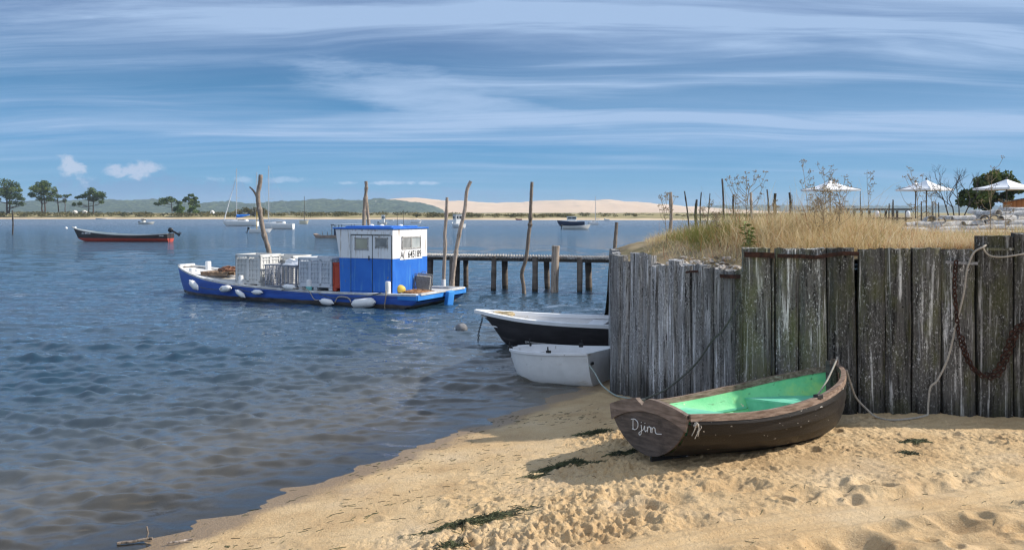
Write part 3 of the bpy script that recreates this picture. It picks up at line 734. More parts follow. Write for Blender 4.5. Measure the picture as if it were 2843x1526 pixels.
weed(1852, 14.5, 556, 9, 1, "small dried weed spreading round the thick post at the left end of the grass", spread=.55, start=.5)
weed(2068, 13.6, 518, 16, 2, "broad dried fennel with flat grey heads above the knotty post", spread=.75, start=.55, tips=9)
weed(2042, 15.0, 545, 8, 3, "thin dried weed beside the flat headed fennel", spread=.4)
weed(2246, 14.2, 446, 8, 4, "tall thin dried stalk rising at the left tip of the first parasol", spread=.22, start=.35, r0=.006)
weed(2296, 13.8, 470, 14, 5, "dried stalk with dark seeds in front of the first parasol's peak", spread=.35, start=.3, r0=.007)
weed(2330, 13.2, 520, 20, 6, "bushy dried weed under the first parasol", spread=.6, start=.25)
weed(2290, 13.0, 540, 20, 7, "dense greenish dried weed at the highest hump of the grass", spread=.6, start=.2)
weed(2256, 13.4, 560, 16, 8, "low branching dried weed left of the highest hump of grass", spread=.6, start=.2)
weed(2412, 14.0, 482, 5, 9, "slanting dried stalk between the first and second parasol", spread=.35, start=.55, r0=.006)
weed(2548, 14.6, 498, 12, 10, "dried umbel weed crossing the second parasol's left side", spread=.6, start=.3)
weed(2588, 15.2, 540, 8, 11, "shorter dried weed under the second parasol", spread=.5, start=.3)
weed(2748, 14.2, 468, 8, 12, "tall dark dried stalk before the dark green tree", spread=.35, start=.3)
weed(2790, 14.0, 560, 6, 13, "dried stalk in front of the tile heap at the picture's edge", spread=.3, start=.4)
weed(1960, 14.8, 570, 8, 14, "low dried weed between the slim stakes", spread=.45, start=.35)
weed(2150, 14.4, 575, 12, 15, "low tangled dried weed right of the broad fennel", spread=.5, start=.25)
weed(1990, 14.2, 600, 12, 16, "short dried weed in front of the tallest stake", spread=.5, start=.25)
# leafy green plant in the grass
def leafy(px, d, ytop, ybot):
    x = (px - CX) / F * d; z = H - (ybot - YH) / F * d; h = H - (ytop - YH) / F * d - z
    t = thing("leafy_weed", "fresh green broad leaved plant alone in the straw grass", "green plant", (x, d, z)); st = MB(); lf = MB(); r = random.Random(3)
    for s in range(3):
        pts = [Vector((r.uniform(-.02, .02) + (s - 1) * .05 * k / 4, r.uniform(-.02, .02), h * k / 4 * (1 - .15 * s))) for k in range(5)]; st.tube(pts, .006, 5)
        for k in range(16):
            p = pts[0].lerp(pts[-1], .2 + .8 * k / 15); a = r.uniform(0, 6.28); L = r.uniform(.07, .14); w = L * .22
            e = Vector((math.cos(a), math.sin(a), r.uniform(-.2, .5))).normalized(); sd_ = e.cross(Vector((0, 0, 1))).normalized()
            lf.add([p, p + e * L * .5 + sd_ * w + Vector((0, 0, .01)), p + e * L - Vector((0, 0, .02)), p + e * L * .5 - sd_ * w + Vector((0, 0, .01))], [(0, 1, 2, 3)])
    st.build("stem", GREENLEAF, t); lf.build("leaves", GREENLEAF, t)
leafy(2078, 12.6, 622, 700)
# ---------------------------------------------------------------- posts standing behind the grass
z7 = lambda u, v: (1780 + u * .2459, 420 + v * .2459)
def pole(name, label, cat, pts, rad, m=W_POLE, group=None, seed=0, n=9, zbase=None):
    "a knotty pole through world points (base first)"
    pts = [Vector(p) for p in pts]; base = pts[0].copy()
    if zbase is not None:
        dirv = (pts[0] - pts[1]); k = (zbase - pts[0].z) / dirv.z if abs(dirv.z) > 1e-6 else 0; base = pts[0] + dirv * k; pts = [base] + pts
    sp_ = spline(pts, 7); r = random.Random(seed); rr = []
    for i in range(len(sp_)):
        t = i / (len(sp_) - 1); rr.append(rad * (1.1 - .3 * t) * (1 + r.uniform(-.09, .09)))
    for _ in range(2):
        k = r.randrange(4, len(sp_) - 3); rr[k] *= 1.22
    mb = MB(); mb.tube(sp_, rr, n); o = mb.build(name, m, smooth=True, origin=base); tag(o, label, cat, group); return o
PG = "wooden posts and stakes beyond the quay grass"
W_DARK = wood("dark_post_timber", (0.03, 0.026, 0.024), (0.085, 0.075, 0.068), (0.24, 0.21, 0.19), (0.08, 0.07, 0.03), 0.2, foot=False)
plist = [((333, 460), (320, 1010), 40, 22, "thick post farthest left behind the quay grass, wrapped in dried weed"), ((490, 450), (545, 900), 18, 26, "thin leaning stake right of the thick weed wrapped post"),
 ((628, 545), (622, 870), 32, 27, "short thick stake with the lowest top beyond the left grass"), ((680, 460), (672, 860), 16, 28, "thin straight stake close beside the short thick stake"),
 ((778, 475), (740, 860), 13, 29, "thinnest stake, leaning right before the sand dune"), ((915, 310), (930, 760), 24, 30, "tallest dark stake behind the quay grass"),
 ((1043, 485), (1050, 760), 24, 31, "medium stake just right of the tallest dark stake"), ((1238, 465), (1262, 830), 32, 24, "knotty post standing behind the flat headed fennel"),
 ((1422, 430), (1440, 690), 20, 32, "slim stake right of the flat headed fennel"), ((1515, 475), (1510, 710), 36, 30, "thick dark stub post right of the slim stake"),
 ((1675, 465), (1685, 690), 28, 33, "dark post beyond the grass left of the first parasol"), ((1703, 490), (1705, 600), 8, 36, "needle thin stake touching the dark post left of the first parasol")]
for k, (a, b_, w, d, lb) in enumerate(plist):
    p0 = at(*z7(*b_), d); p1 = at(*z7(*a), d)
    pole("stake" if w < 30 else "post", lb, "stake" if w < 30 else "post", [p0, p0.lerp(p1, .5) + Vector((rng.uniform(-.03, .03), 0, 0)), p1], w * .2459 / F * d * .5, W_DARK if k not in (0, 7) else W_POLE, PG, k, zbase=-0.6)
z8 = lambda u, v: (2300 + u * .2169, 420 + v * .2169)
for k, (a, b_, w, d, lb) in enumerate([((408, 510), (408, 712), 10, 44, "thin dark rod above the fence between the first two parasols"), ((778, 668), (776, 760), 16, 43, "short dark stub on the fence line, left of a pair"),
   ((828, 620), (826, 760), 20, 43, "taller dark stub on the fence line, right of a pair"), ((1190, 640), (1190, 760), 16, 42, "dark stub left of the second parasol's pole"),
   ((1335, 640), (1336, 760), 14, 42, "dark stub right of the second parasol's pole"), ((1375, 618), (1375, 760), 8, 42, "thin dark rod right of the second parasol's pole"), ((1410, 655), (1412, 760), 14, 42, "last dark stub before the bare bush")]):
    p0 = at(*z8(*b_), d); p1 = at(*z8(*a), d); pole("stake", lb, "stake", [p0, p1], w * .2169 / F * d * .5, W_DARK, "stubs along the quay fence", k + 30, zbase=float(qz(p0.x, d)) - .2)
# fence
fd = 44.0; x0 = at(2318, 579, fd).x; x1 = at(2532, 579, fd).x; fz = H + 11 / F * fd
fn = thing("wooden_fence", "low dark wooden fence behind the quay grass below the first parasols", "fence", ((x0 + x1) / 2, fd, 2.45))
mb = MB(); mb.box(((x0 + x1) / 2, fd, fz - .04), (x1 - x0, .06, .08)); mb.box(((x0 + x1) / 2, fd + .02, fz - .5), (x1 - x0, .05, .07)); mb.build("rail", W_DARK, fn, world=True)
xx = x0
while xx < x1:
    hh = rng.uniform(.75, .92); MB().box((xx, fd - .05, fz - .1 - hh / 2), (rng.uniform(.09, .15), .03, hh), Euler((0, rng.uniform(-.06, .06), 0)).to_matrix()).build("slat", W_DARK, fn, world=True); xx += rng.uniform(.20, .5)
# parasols
CANVAS = mat("white_canvas", (0.78, 0.78, 0.80), (0.84, 0.84, 0.85), 3, rough=0.85)
POLEM = mat("dark_parasol_pole", (0.05, 0.045, 0.04), (0.09, 0.08, 0.07), 8, rough=0.5)
def parasol(px, d, apex, rim, hw, label, rot):
    z1 = H - (apex - YH) / F * d; z0 = H - (rim - YH) / F * d; x = (px - CX) / F * d; g = 2.4
    t = thing("parasol", label, "parasol", (x, d, g), (0, 0, R(rot)), "white parasols beyond the quay grass")
    r = hw / F * d / (abs(math.cos(R(rot))) + abs(math.sin(R(rot)))); mb = MB()
    cs = [Vector((sx * r, sy * r, z0 - g)) for sx, sy in ((-1, -1), (1, -1), (1, 1), (-1, 1))]; ap = Vector((0, 0, z1 - g))
    for k in range(4):
        a, b_ = cs[k], cs[(k + 1) % 4]; rows = []
        for i in range(7):
            s = i / 6; p, q = a.lerp(ap, s), b_.lerp(ap, s); rows.append([p.lerp(q, j / 6) + Vector((0, 0, -.10 * math.sin(math.pi * j / 6) * (1 - s) * .6 - .10 * math.sin(math.pi * s) )) for j in range(7)])
        mb.rows(rows)
    mb.rows([[c for c in cs + [cs[0]]], [c - Vector((0, 0, .14)) for c in cs + [cs[0]]]], flip=True)
    mb.build("canopy", CANVAS, t); pl = MB(); pl.tube([(0, 0, -.1), (0, 0, z1 - g + .05)], .045, 8); pl.lathe([(.01, -.02), (.07, .02), (.08, .1), (.02, .16)], 8, (0, 0, z1 - g)); pl.build("pole", POLEM, t)
    rb = MB()
    for c in cs: rb.tube([(0, 0, (z1 - g) - .25), c + Vector((0, 0, .01))], .018, 4)
    rb.build("ribs", POLEM, t); bs = MB(); bs.box((0, 0, .05), (.8, .8, .1), bev=.02); bs.build("base", POLEM, t)
parasol(2305, 71, 501, 526, 67.5, "white parasol standing alone above the dried weeds, nearest the dune", 12)
parasol(2572, 66, 499, 525, 66, "white parasol next to the bare bush, dark knob on its peak", 28)
parasol(2542, 76, 505, 526, 46, "white parasol half hidden behind the one next to the bare bush", 20)
parasol(2795, 62, 497, 522, 76, "white parasol in front of the dark green tree", 20)
# lime whitened tiles
TILE = mat("limed_tile", (0.30, 0.285, 0.27), (0.62, 0.60, 0.58), 9, rough=0.9, bump=.4, bscale=40, stains=[((0.22, 0.20, 0.18), 14, .55, .68, (1, 1, 1))], rnd=.12)
def tile_mesh():
    mb = MB(); rows = []; L = .46
    for i in range(2):
        y = (-.5 + i) * L; ro = .105 - .02 * i; rows.append([Vector((math.cos(w) * ro, y, math.sin(w) * ro)) for w in np.linspace(0, math.pi, 9)] + [Vector((math.cos(w) * (ro - .016), y, math.sin(w) * (ro - .016))) for w in np.linspace(math.pi, 0, 9)])
    mb.rows(rows, closed=True, flip=True); k = 18
    for e in (0, 1):
        for j in range(8):
            q = (e * k + j, e * k + j + 1, e * k + 16 - j, e * k + 17 - j); mb.Fc.append(q if e else q[::-1])
    return mb
t0_ = None; tr_ = random.Random(21)
for lay in range(7):
    for col in range(9 - (lay > 4)):
        for row in range(2):
            x = 8.75 + col * .47 + (lay % 2) * .12 + tr_.uniform(-.04, .04); y = 18.3 + row * .55 + lay * .10; z = float(qz(x, 18.5)) + .12 + lay * .105
            if lay > 2 + x - 8.9: continue
            rz = R(90) + tr_.uniform(-.25, .25) if lay < 2 else (R(90) + tr_.uniform(-.5, .5) if tr_.random() < .35 else tr_.uniform(-.6, .6))
            ry = tr_.uniform(-.12, .12); 
            if t0_ is None:
                o = t0_ = tile_mesh().build("roof_tile", TILE, smooth=True); tag(o, "lime whitened curved roof tile in the long heap behind the quay grass", "roof tile", "lime whitened roof tiles heaped on the quay")
            else: o = t0_.copy(); COL.objects.link(o)
            o.location = (x, y, z); o.rotation_euler = (tr_.uniform(-.08, .08), ry, rz)
bo = MB(); bo.box((11.0, 17.6, 2.60), (4.6, .25, .06), Euler((0, R(.4), R(1))).to_matrix(), .01); o = bo.build("white_board", mat("white_board_paint", (0.55, 0.54, 0.52), (0.78, 0.77, 0.75), 5, rough=.7), origin=(11.0, 17.6, 2.57)); tag(o, "long white board lying in the grass before the tile heap", "board")
for px, lb in ((2436, "small white drum in the grass below the fence, left one"), (2521, "small white drum at the left foot of the tile heap")):
    p = at(px, 603, 30); mb = MB(); mb.lathe([(.055, 0), (.07, .02), (.07, .17), (.05, .20), (.03, .21), (.03, .24)], 12); o = mb.build("white_drum", CANVAS, smooth=True); o.location = p; tag(o, lb, "drum")
# ================================================================== hulls
def interp(pts): 
    xs = [p[0] for p in pts]; ys = [p[1] for p in pts]
    def f(t):
        # smooth through the points
        i = 0
        while i < len(xs) - 2 and t > xs[i + 1]: i += 1
        def tan(k):
            if k == 0: return (ys[1] - ys[0]) / (xs[1] - xs[0])
            if k == len(xs) - 1: return (ys[-1] - ys[-2]) / (xs[-1] - xs[-2])
            return (ys[k + 1] - ys[k - 1]) / (xs[k + 1] - xs[k - 1])
        h = xs[i + 1] - xs[i]; s = (t - xs[i]) / h; m0, m1 = tan(i) * h, tan(i + 1) * h
        return (2 * s ** 3 - 3 * s ** 2 + 1) * ys[i] + (s ** 3 - 2 * s * s + s) * m0 + (-2 * s ** 3 + 3 * s * s) * ys[i + 1] + (s ** 3 - s * s) * m1
    return f
class Hull:
    def __init__(s, L, beam, sheer, keel, e1=0.7, e2=1.15, rake=0.0, strakes=0, lap=0.010):
        s.L = L; s.b = interp(beam); s.zs = interp(sheer); s.zk = interp(keel); s.e1 = e1; s.e2 = e2; s.rake = rake; s.strakes = strakes; s.lap = lap; s.e1s = 0.0
    def pt(s, t, v, off=0.0, side=1, lap=True):
        b = max(0.0, s.b(t) - off); zs = s.zs(t); zk = s.zk(t) + off
        y = b * max(0, math.cos(v * math.pi / 2)) ** s.ee(t); z = zs - (zs - zk) * math.sin(v * math.pi / 2) ** s.e2
        if s.strakes and lap and off == 0:
            q = (v * s.strakes) % 1.0; y += s.lap * (q if q > 1e-6 or v == 0 else 0) * min(1, b / 0.3)
        x = s.L * t - s.rake * max(0, (t - .55) / .45) ** 3 * (zs - z) / max(1e-6, (zs - zk))
        return Vector((x, y * side, z))
    def ee(s, t): return s.e1 + s.e1s * max(0, 1 - t / .45) ** 1.5
    def vs(s):
        if not s.strakes: return list(np.linspace(0, 1, 13))
        o = []
        for k in range(s.strakes): o += [k / s.strakes + 1e-4, (k + .55) / s.strakes, (k + 1) / s.strakes - 1e-4]
        return [0] + o[1:-1] + [1]
    def hw(s, t, z, off=0.02):
        zs, zk = s.zs(t), s.zk(t) + off
        q = min(1, max(0, (zs - z) / max(1e-6, zs - zk))) ** (1 / s.e2)
        return max(0, s.b(t) - off) * max(0, math.cos(math.asin(q))) ** s.ee(t)
    def outer(s, n=30, t0=0.0):
        mb = MB(); vs = s.vs()
        rows = [[s.pt(t, v) for v in vs] + [s.pt(t, v, side=-1) for v in vs[::-1][1:]] for t in np.linspace(t0, 1, n)]
        mb.rows(rows, flip=True); return mb
    def inner(s, off, n=30, t0=0.0, t1=0.985):
        mb = MB(); vs = np.linspace(0, 1, 13)
        rows = [[s.pt(t, v, off) for v in vs] + [s.pt(t, v, off, -1) for v in vs[::-1][1:]] for t in np.linspace(t0, t1, n)]
        mb.rows(rows); return mb
    def rail(s, side, w_in, w_out, up, down, n=30, t0=0.0, t1=1.0):
        mb = MB(); rows = []
        for t in np.linspace(t0, t1, n):
            p = s.pt(t, 0, side=side, lap=False); p2 = s.pt(min(1, t + .01), 0, side=side, lap=False); p1 = s.pt(max(0, t - .01), 0, side=side, lap=False)
            d = (p2 - p1); d.z = 0; d.normalize(); o = Vector((-d.y, d.x, 0)) * side * (1 if d.x >= 0 else 1)
            if o.y * side < 0 and abs(o.y) > .05: o = -o
            rows.append([p + o * w_out + Vector((0, 0, up)), p + o * w_out - Vector((0, 0, down)), p - o * w_in - Vector((0, 0, down)), p - o * w_in + Vector((0, 0, up))])
        mb.rows(rows, closed=True, flip=side < 0); k = len(rows) * 4
        mb.Fc += [(0, 1, 2, 3), (k - 1, k - 2, k - 3, k - 4)]; return mb
    def section(s, t=0.0, n=13, off=0.0):
        vs = np.linspace(0, 1, n); return [(p.y, p.z) for p in [s.pt(t, v, off, 1, False) for v in vs] + [s.pt(t, v, off, -1, False) for v in vs[::-1][1:]]]
    def transom(s, th=.04, top=None, off=0.0, x=0.0, t=0.0):
        "a plate closing the stern; top = extra points from starboard back to port over the top edge"
        pl = s.section(t, off=off) + list(top or [])
        mb = MB(); n = len(pl)
        V = [Vector((x, y, z)) for y, z in pl] + [Vector((x + th, y, z)) for y, z in pl]
        cy = sum(p[0] for p in pl) / n; cz = sum(p[1] for p in pl) / n
        V += [Vector((x, cy, cz)), Vector((x + th, cy, cz))]
        Fc = [(i, (i + 1) % n, n + (i + 1) % n, n + i) for i in range(n)]
        Fc += [(2 * n, (i + 1) % n, i) for i in range(n)] + [(2 * n + 1, n + i, n + (i + 1) % n) for i in range(n)]
        mb.add(V, Fc); return mb
    def deckpoly(s, t0, t1, z, off=0.03, n=14, th=.025):
        mb = MB(); rows = []
        for t in np.linspace(t0, t1, n):
            w = s.hw(t, z, off); rows.append([Vector((s.L * t, w, z)), Vector((s.L * t, -w, z)), Vector((s.L * t, -w, z - th)), Vector((s.L * t, w, z - th))])
        mb.rows(rows, closed=True, flip=True); k = len(rows) * 4; mb.Fc += [(3, 2, 1, 0), (k - 4, k - 3, k - 2, k - 1)]; return mb

# ---------------------------------------------------------------- the green rowing boat on the sand
TAR = mat("tarred_hull", (0.006, 0.005, 0.005), (0.018, 0.014, 0.012), 3, (0.5, 3, 3), rough=0.42, spec=0.4, bump=.25, bscale=30,
          stains=[((0.060, 0.038, 0.026), 2.0, .68, .88, (.4, 2, 3)), ((0.62, 0.58, 0.52), 20, .665, .70, (.6, 1, 1.4))])
OAK = mat("bare_rail_wood", (0.12, 0.075, 0.052), (0.30, 0.215, 0.165), 5, (1, 8, 8), rough=0.75, bump=.4, bscale=30, stains=[((0.46, 0.37, 0.31), 6, .58, .75, (.3, 4, 4)), ((0.06, 0.035, 0.025), 30, .68, .74, (1, 1, 1))])
STERNW = mat("dark_transom_wood", (0.054, 0.042, 0.036), (0.130, 0.102, 0.086), 4, (4, 1.2, 9), rough=0.6, bump=.3, bscale=20, stains=[((0.015, 0.012, 0.012), 1.8, .52, .7, (1, 1, 1)), ((0.2, 0.16, 0.14), 30, .68, .73, (1, 1, 1))])
GREENP = mat("green_boat_paint", (0.13, 0.56, 0.25), (0.25, 0.70, 0.34), 3.0, rough=0.5, bump=.2, bscale=25, detail=6,
             stains=[((0.44, 0.74, 0.24), 1.6, .52, .68, (1, 1, 1)), ((0.035, 0.12, 0.05), 5, .58, .70, (.35, 3, 3)), ((0.70, 0.62, 0.42), 7, .70, .735, (1, 1, 1))])
GREENS = mat("green_seat_paint", (0.12, 0.50, 0.33), (0.22, 0.62, 0.44), 3.5, rough=0.5, bump=.15, bscale=25, stains=[((0.40, 0.68, 0.54), 2.4, .55, .75, (.5, 2, 1)), ((0.62, 0.56, 0.46), 9, .71, .75, (1, 1, 1))])
WHITEP = mat("white_lettering", (0.80, 0.80, 0.78), (0.84, 0.84, 0.82), 4, rough=.6)
IRON = mat("black_iron", (0.012, 0.012, 0.012), (0.04, 0.04, 0.04), 10, rough=.5)
dj = thing("rowing_boat", "dark wooden rowing boat with bright green inside, named Djinn, lying on the sand", "rowing boat", (1.494, 9.274, 0.322))
dj.rotation_euler = (Matrix.Rotation(0.51, 3, 'Z') @ Matrix.Rotation(0.018, 3, 'Y') @ Matrix.Rotation(-0.10, 3, 'X')).to_euler()
DH = Hull(2.98, [(0, .66), (.15, .725), (.4, .775), (.62, .72), (.8, .54), (.92, .30), (.975, .13), (1, .02)], [(0, .56), (.3, .525), (.6, .595), (.8, .69), (1, .82)],
          [(0, .07), (.5, 0.01), (.75, .03), (.88, .12), (.95, .26), (1, .50)], e1=.66, e2=1.22, strakes=6, lap=.038); DH.e1s = .44
DH.outer(40).build("hull", TAR, dj, smooth=True)
DH.inner(.028, 36, .005, .98).build("lining", GREENP, dj, smooth=True)
for sd_ in (1, -1): DH.rail(sd_, .035, .022, .012, .058, 40, 0, 1).build("gunwale", OAK, dj)
top = []
for k in range(0, 25):
    y = -.66 + 1.32 * k / 24; z = .56 + .115 * (1 - (y / .66) ** 2)
    if abs(y - .06) < .062: z -= math.sqrt(max(0, .062 ** 2 - (y - .06) ** 2)) * 1.2
    top.append((y, z))
ts = DH.transom(.035, top[1:-1], x=-.03).build("transom", STERNW, dj)
cap = MB(); n = len(top); rows = []
for (y, z) in top:
    zb = .56 + .115 * (1 - (y / .66) ** 2) - .135 - .03 * (y / .66) ** 2
    y2 = y * (1 - .035 * (y / .66) ** 2); rows.append([Vector((-.045, y, z + .004)), Vector((-.045, y2, zb)), Vector((-.029, y2, zb)), Vector((.012, y, z + .004))])
cap.rows(rows, closed=True, flip=False); cap.Fc += [(3, 2, 1, 0), tuple(range(n * 4 - 4, n * 4))]
cap.build("transom_rail", OAK if False else mat("brown_transom_rail", (0.12, 0.088, 0.068), (0.27, 0.205, 0.165), 3, (8, 1.2, 9), rough=.7, bump=.3, bscale=14, stains=[((0.30, 0.24, 0.20), 8, .6, .75, (4, 1, 4))]), dj)
def strokes(lines, sx, sz, o, m, parent, r=.0055, name="lettering", x=-.034):
    mb = MB()
    for ln in lines:
        pts = [Vector((x, o[0] - u * sx, o[1] + v * sz)) for u, v in ln]
        mb.tube(spline(pts, 5) if len(pts) > 2 else pts, r, 6)
    return mb.build(name, m, parent, smooth=True)
strokes([[(0.12, 1.6), (0.06, 0.8), (0.05, 0.0)], [(-.2, 1.6), (.35, 1.72), (.85, 1.3), (.82, .5), (.4, .02), (-.1, .06)], [(1.4, .95), (1.43, .1), (1.3, -.55), (1.05, -.7), (.98, -.4), (1.3, -.08), (1.75, .3)], [(1.42, 1.32), (1.45, 1.42)],
  [(1.75, .3), (1.95, .9), (1.95, .25), (2.08, .0), (2.32, .35)], [(2.0, 1.3), (2.03, 1.4)], [(2.35, .88), (2.38, .4), (2.36, 0)], [(2.37, .45), (2.6, .9), (2.85, .78), (2.87, .3), (2.9, .02)],
  [(3.05, .88), (3.08, .4), (3.06, 0)], [(3.07, .45), (3.3, .9), (3.55, .78), (3.58, .25), (3.75, .0), (4.1, .02), (4.5, .08)]], .110, .066, (.255, .325), WHITEP, dj, .0042)
for s_ in (1, -1):
    rs = MB(); rs.rows([[DH.pt(t, .36, .028, s_) + Vector((0, 0, .012)), DH.pt(t, .36, .052, s_) + Vector((0, 0, .006)), DH.pt(t, .36, .052, s_) - Vector((0, 0, .022)), DH.pt(t, .36, .028, s_) - Vector((0, 0, .022))] for t in np.linspace(.02, .66, 18)], closed=True, flip=s_ > 0); rs.build("riser", GREENS, dj)
DH.deckpoly(.27, .38, .41, .03, 8, .03).build("thwart", GREENS, dj)
DH.deckpoly(.67, .955, .46, .03, 16, .025).build("bow_seat", GREENS, dj)
fp = MB(); pr = [(y, z) for z in np.linspace(.435, .04, 9) for y in (DH.hw(.67, z, .03),)]
fp.rows([[Vector((.67 * 2.98 + .004, y, z)), Vector((.67 * 2.98 + .004, -y, z))] for y, z in pr]); fp.build("seat_front", GREENS, dj)
kn = MB(); kn.box((.35 * 2.98, .0, .17), (.05, .10, .34)); kn.build("thwart_support", GREENS, dj)
st = MB(); sp_ = [DH.pt(1, v, lap=False) + Vector((.005, 0, 0)) for v in np.linspace(0, 1, 9)]; 
rows = [[p + Vector((.02, .022, 0)), p + Vector((.02, -.022, 0)), p + Vector((-.06, -.03, 0)), p + Vector((-.06, .03, 0))] for p in [sp_[0] + Vector((0, 0, .09))] + sp_]
st.rows(rows, closed=True); st.Fc += [(0, 1, 2, 3)]; st.build("stem_post", OAK, dj)
MB().box((2.98 - .16, 0, .70), (.05, .075, .40), Euler((0, R(4), 0)).to_matrix(), .008).build("stem_knee", STERNW, dj)
kl = MB(); kp = [DH.pt(t, 1, lap=False) for t in np.linspace(0, .96, 16)]
kl.rows([[p + Vector((0, .018, .01)), p + Vector((0, -.018, .01)), p + Vector((0, -.016, -.02 - .04 * max(0, .35 - i / 15) / .35)), p + Vector((0, .016, -.02 - .04 * max(0, .35 - i / 15) / .35))] for i, p in enumerate(kp)], closed=True)
kl.Fc += [(0, 1, 2, 3)]; kl.build("keel", TAR, dj)
for t, s_ in ((.155, 1), (.60, -1)):
    p = DH.pt(t, 0, side=s_, lap=False); MB().box(p + Vector((0, 0, .012)), (.09, .07, .05), None, .006).build("rowlock_block", IRON, dj)
# frayed rope knot at the stern quarter
fr = MB(); r_ = random.Random(5); p = Vector((.05, -.70, .47))
for k in range(9):
    q = p + Vector((r_.gauss(0, .02), r_.gauss(-.015, .01), r_.gauss(0, .02))); e = q + Vector((r_.uniform(-.09, .02), -.015, r_.uniform(-.13, .0))); fr.tube(spline([q, q.lerp(e, .5) + Vector((0, -.02, .01)), e], 4), .0045, 4)
fr.blob(p, (.028, .022, .024), 8, .4, 3)
fr.build("frayed_rope", ROPE_GREY, dj)
M_ = wm(dj)
rope("painter_rope", "pale rope lying from the green boat's bow down across its near gunwale", [M_ @ Vector(q) for q in ((2.98, 0, .93), (2.9, -.06, .90), (2.55, -.18, .66), (2.2, -.28, .485), (2.05, -.34, .485), (1.85, -.48, .44), (1.70, -.60, .38))], .011, ROPE_GREY)

# ---------------------------------------------------------------- white dinghy at the water's edge
GELW = mat("scuffed_white_hull", (0.74, 0.74, 0.74), (0.83, 0.83, 0.83), 4, rough=.4, spec=.45, bump=.05, stains=[((0.20, 0.19, 0.17), 9, .67, .73, (1, 1, .6)), ((0.42, 0.36, 0.26), 1.6, .57, .78, (1, 1, 2.5)), ((0.06, 0.06, 0.06), 40, .72, .75, (1, 1, 2))])
GELW2 = mat("white_boat_inside", (0.74, 0.74, 0.75), (0.83, 0.83, 0.84), 3, rough=.5, stains=[((0.34, 0.32, 0.29), 6, .64, .76, (1, 1, 1))])
wd_ = thing("dinghy", "scuffed white dinghy at the water's edge against the end of the timber wall", "dinghy")
cs = Vector((1.29, 14.72, 0)); bd = Vector((-.86, .51, 0)).normalized(); lf = Vector((-bd.y, bd.x, 0))     # bow direction and port side
tc_ = cs - lf * (-.60) if False else cs + Vector((bd.y, -bd.x, 0)) * .62
wd_.location = (tc_.x, tc_.y, .03); yaw_w = math.atan2(bd.y, bd.x); wd_.rotation_euler = (Matrix.Rotation(yaw_w, 3, 'Z') @ Matrix.Rotation(R(3.6), 3, 'Y') @ Matrix.Rotation(R(2), 3, 'X')).to_euler()
WH = Hull(1.80, [(0, .60), (.3, .66), (.6, .65), (.8, .56), (.93, .37), (1, .14)], [(0, .54), (.5, .535), (1, .575)], [(0, -.08), (.6, -.08), (.85, .04), (1, .24)], e1=.24, e2=2.2, rake=.12)
WH.outer(30).build("hull", GELW, wd_, smooth=True)
WH.inner(.03, 26, .01, .985).build("lining", GELW2, wd_, smooth=True)
WH.transom(.035, [], x=-.01).build("transom", GELW, wd_)
MB().rows([[WH.pt(1, v, side=s_, lap=False) for v in np.linspace(0, 1, 9)] for s_ in (1, -1)]).build("bow_plate", GELW, wd_)
for s_ in (1, -1): WH.rail(s_, .03, .014, .012, .03, 28).build("gunwale", GELW2, wd_)
WH.deckpoly(.30, .46, .36, .035, 6, .03).build("thwart", mat("grey_thwart_wood", (0.28, 0.23, 0.20), (0.42, 0.36, 0.32), 6, (1, 6, 1), rough=.8), wd_)
WH.deckpoly(.80, .985, .44, .035, 6, .03).build("bow_thwart", GELW2, wd_)
for t, s_ in ((.40, -1), (.93, -1), (.93, 1), (.40, 1)):
    p = WH.pt(t, 0, side=s_, lap=False); m_ = MB(); m_.box(p + Vector((0, -.02 * s_, .02)), (.09, .035, .07), None, .005); m_.tube([p + Vector((0, 0, .02)), p + Vector((0, 0, .12))], .014, 6); m_.build("rowlock", IRON, wd_)
MB().box((-.02, .45, .36), (.03, .09, .05), None, .006).build("stern_cleat", IRON, wd_)
z3 = lambda u, v: (1300 + u * .21694, 820 + v * .21694)
rope("tether_rope", "pale green rope from the white dinghy's stern down to the foot of the timber wall", [at(*z3(1548, 890), 14.68), at(*z3(1620, 990), 14.5), at(*z3(1700, 1130), 14.2), at(*z3(1800, 1220), 13.9), at(*z3(1900, 1282), 13.55), at(*z3(1960, 1295), 13.3), at(1745, 1105, 12.9), at(1775, 1109, 12.6)], .012,
     mat("green_grey_rope_fibre", (0.22, 0.28, 0.25), (0.40, 0.44, 0.40), 50, rough=.9))
# ---------------------------------------------------------------- black and white boat behind it
BLACKH = mat("black_hull_paint", (0.018, 0.016, 0.018), (0.042, 0.038, 0.042), 2, (.6, 1, 2), rough=.5, spec=.25, bump=.1, stains=[((0.30, 0.29, 0.28), 24, .70, .74, (.3, 1, 2)), ((0.09, 0.08, 0.08), 1.5, .55, .75, (.3, 1, 3))])
bb = thing("open_boat", "long open boat with black sides and white inside, bow pointing out to the water", "open boat")
bd = Vector((-.962, .272, 0)).normalized(); bow = at(1320, 861, 19.95); st_ = bow - bd * 4.7
bb.location = (st_.x, st_.y, -.02); bb.rotation_euler = (0, 0, math.atan2(bd.y, bd.x))
BH = Hull(4.7, [(0, .80), (.3, .86), (.55, .80), (.75, .60), (.9, .30), (1, .03)], [(0, .62), (.4, .62), (.7, .65), (1, .76)], [(0, -.12), (.6, -.12), (.8, -.06), (.92, .12), (1, .44)], e1=.5, e2=1.1, rake=.55)
BH.outer(34).build("hull", BLACKH, bb, smooth=True); BH.inner(.04, 30, .01, .97).build("lining", GELW2, bb, smooth=True); BH.transom(.05, []).build("transom", BLACKH, bb)
for s_ in (1, -1): BH.rail(s_, .10, .03, .03, .045, 34).build("gunwale", GELW2, bb)
BH.deckpoly(0.02, .97, .46, .05, 20, .03).build("floor", GELW2, bb)
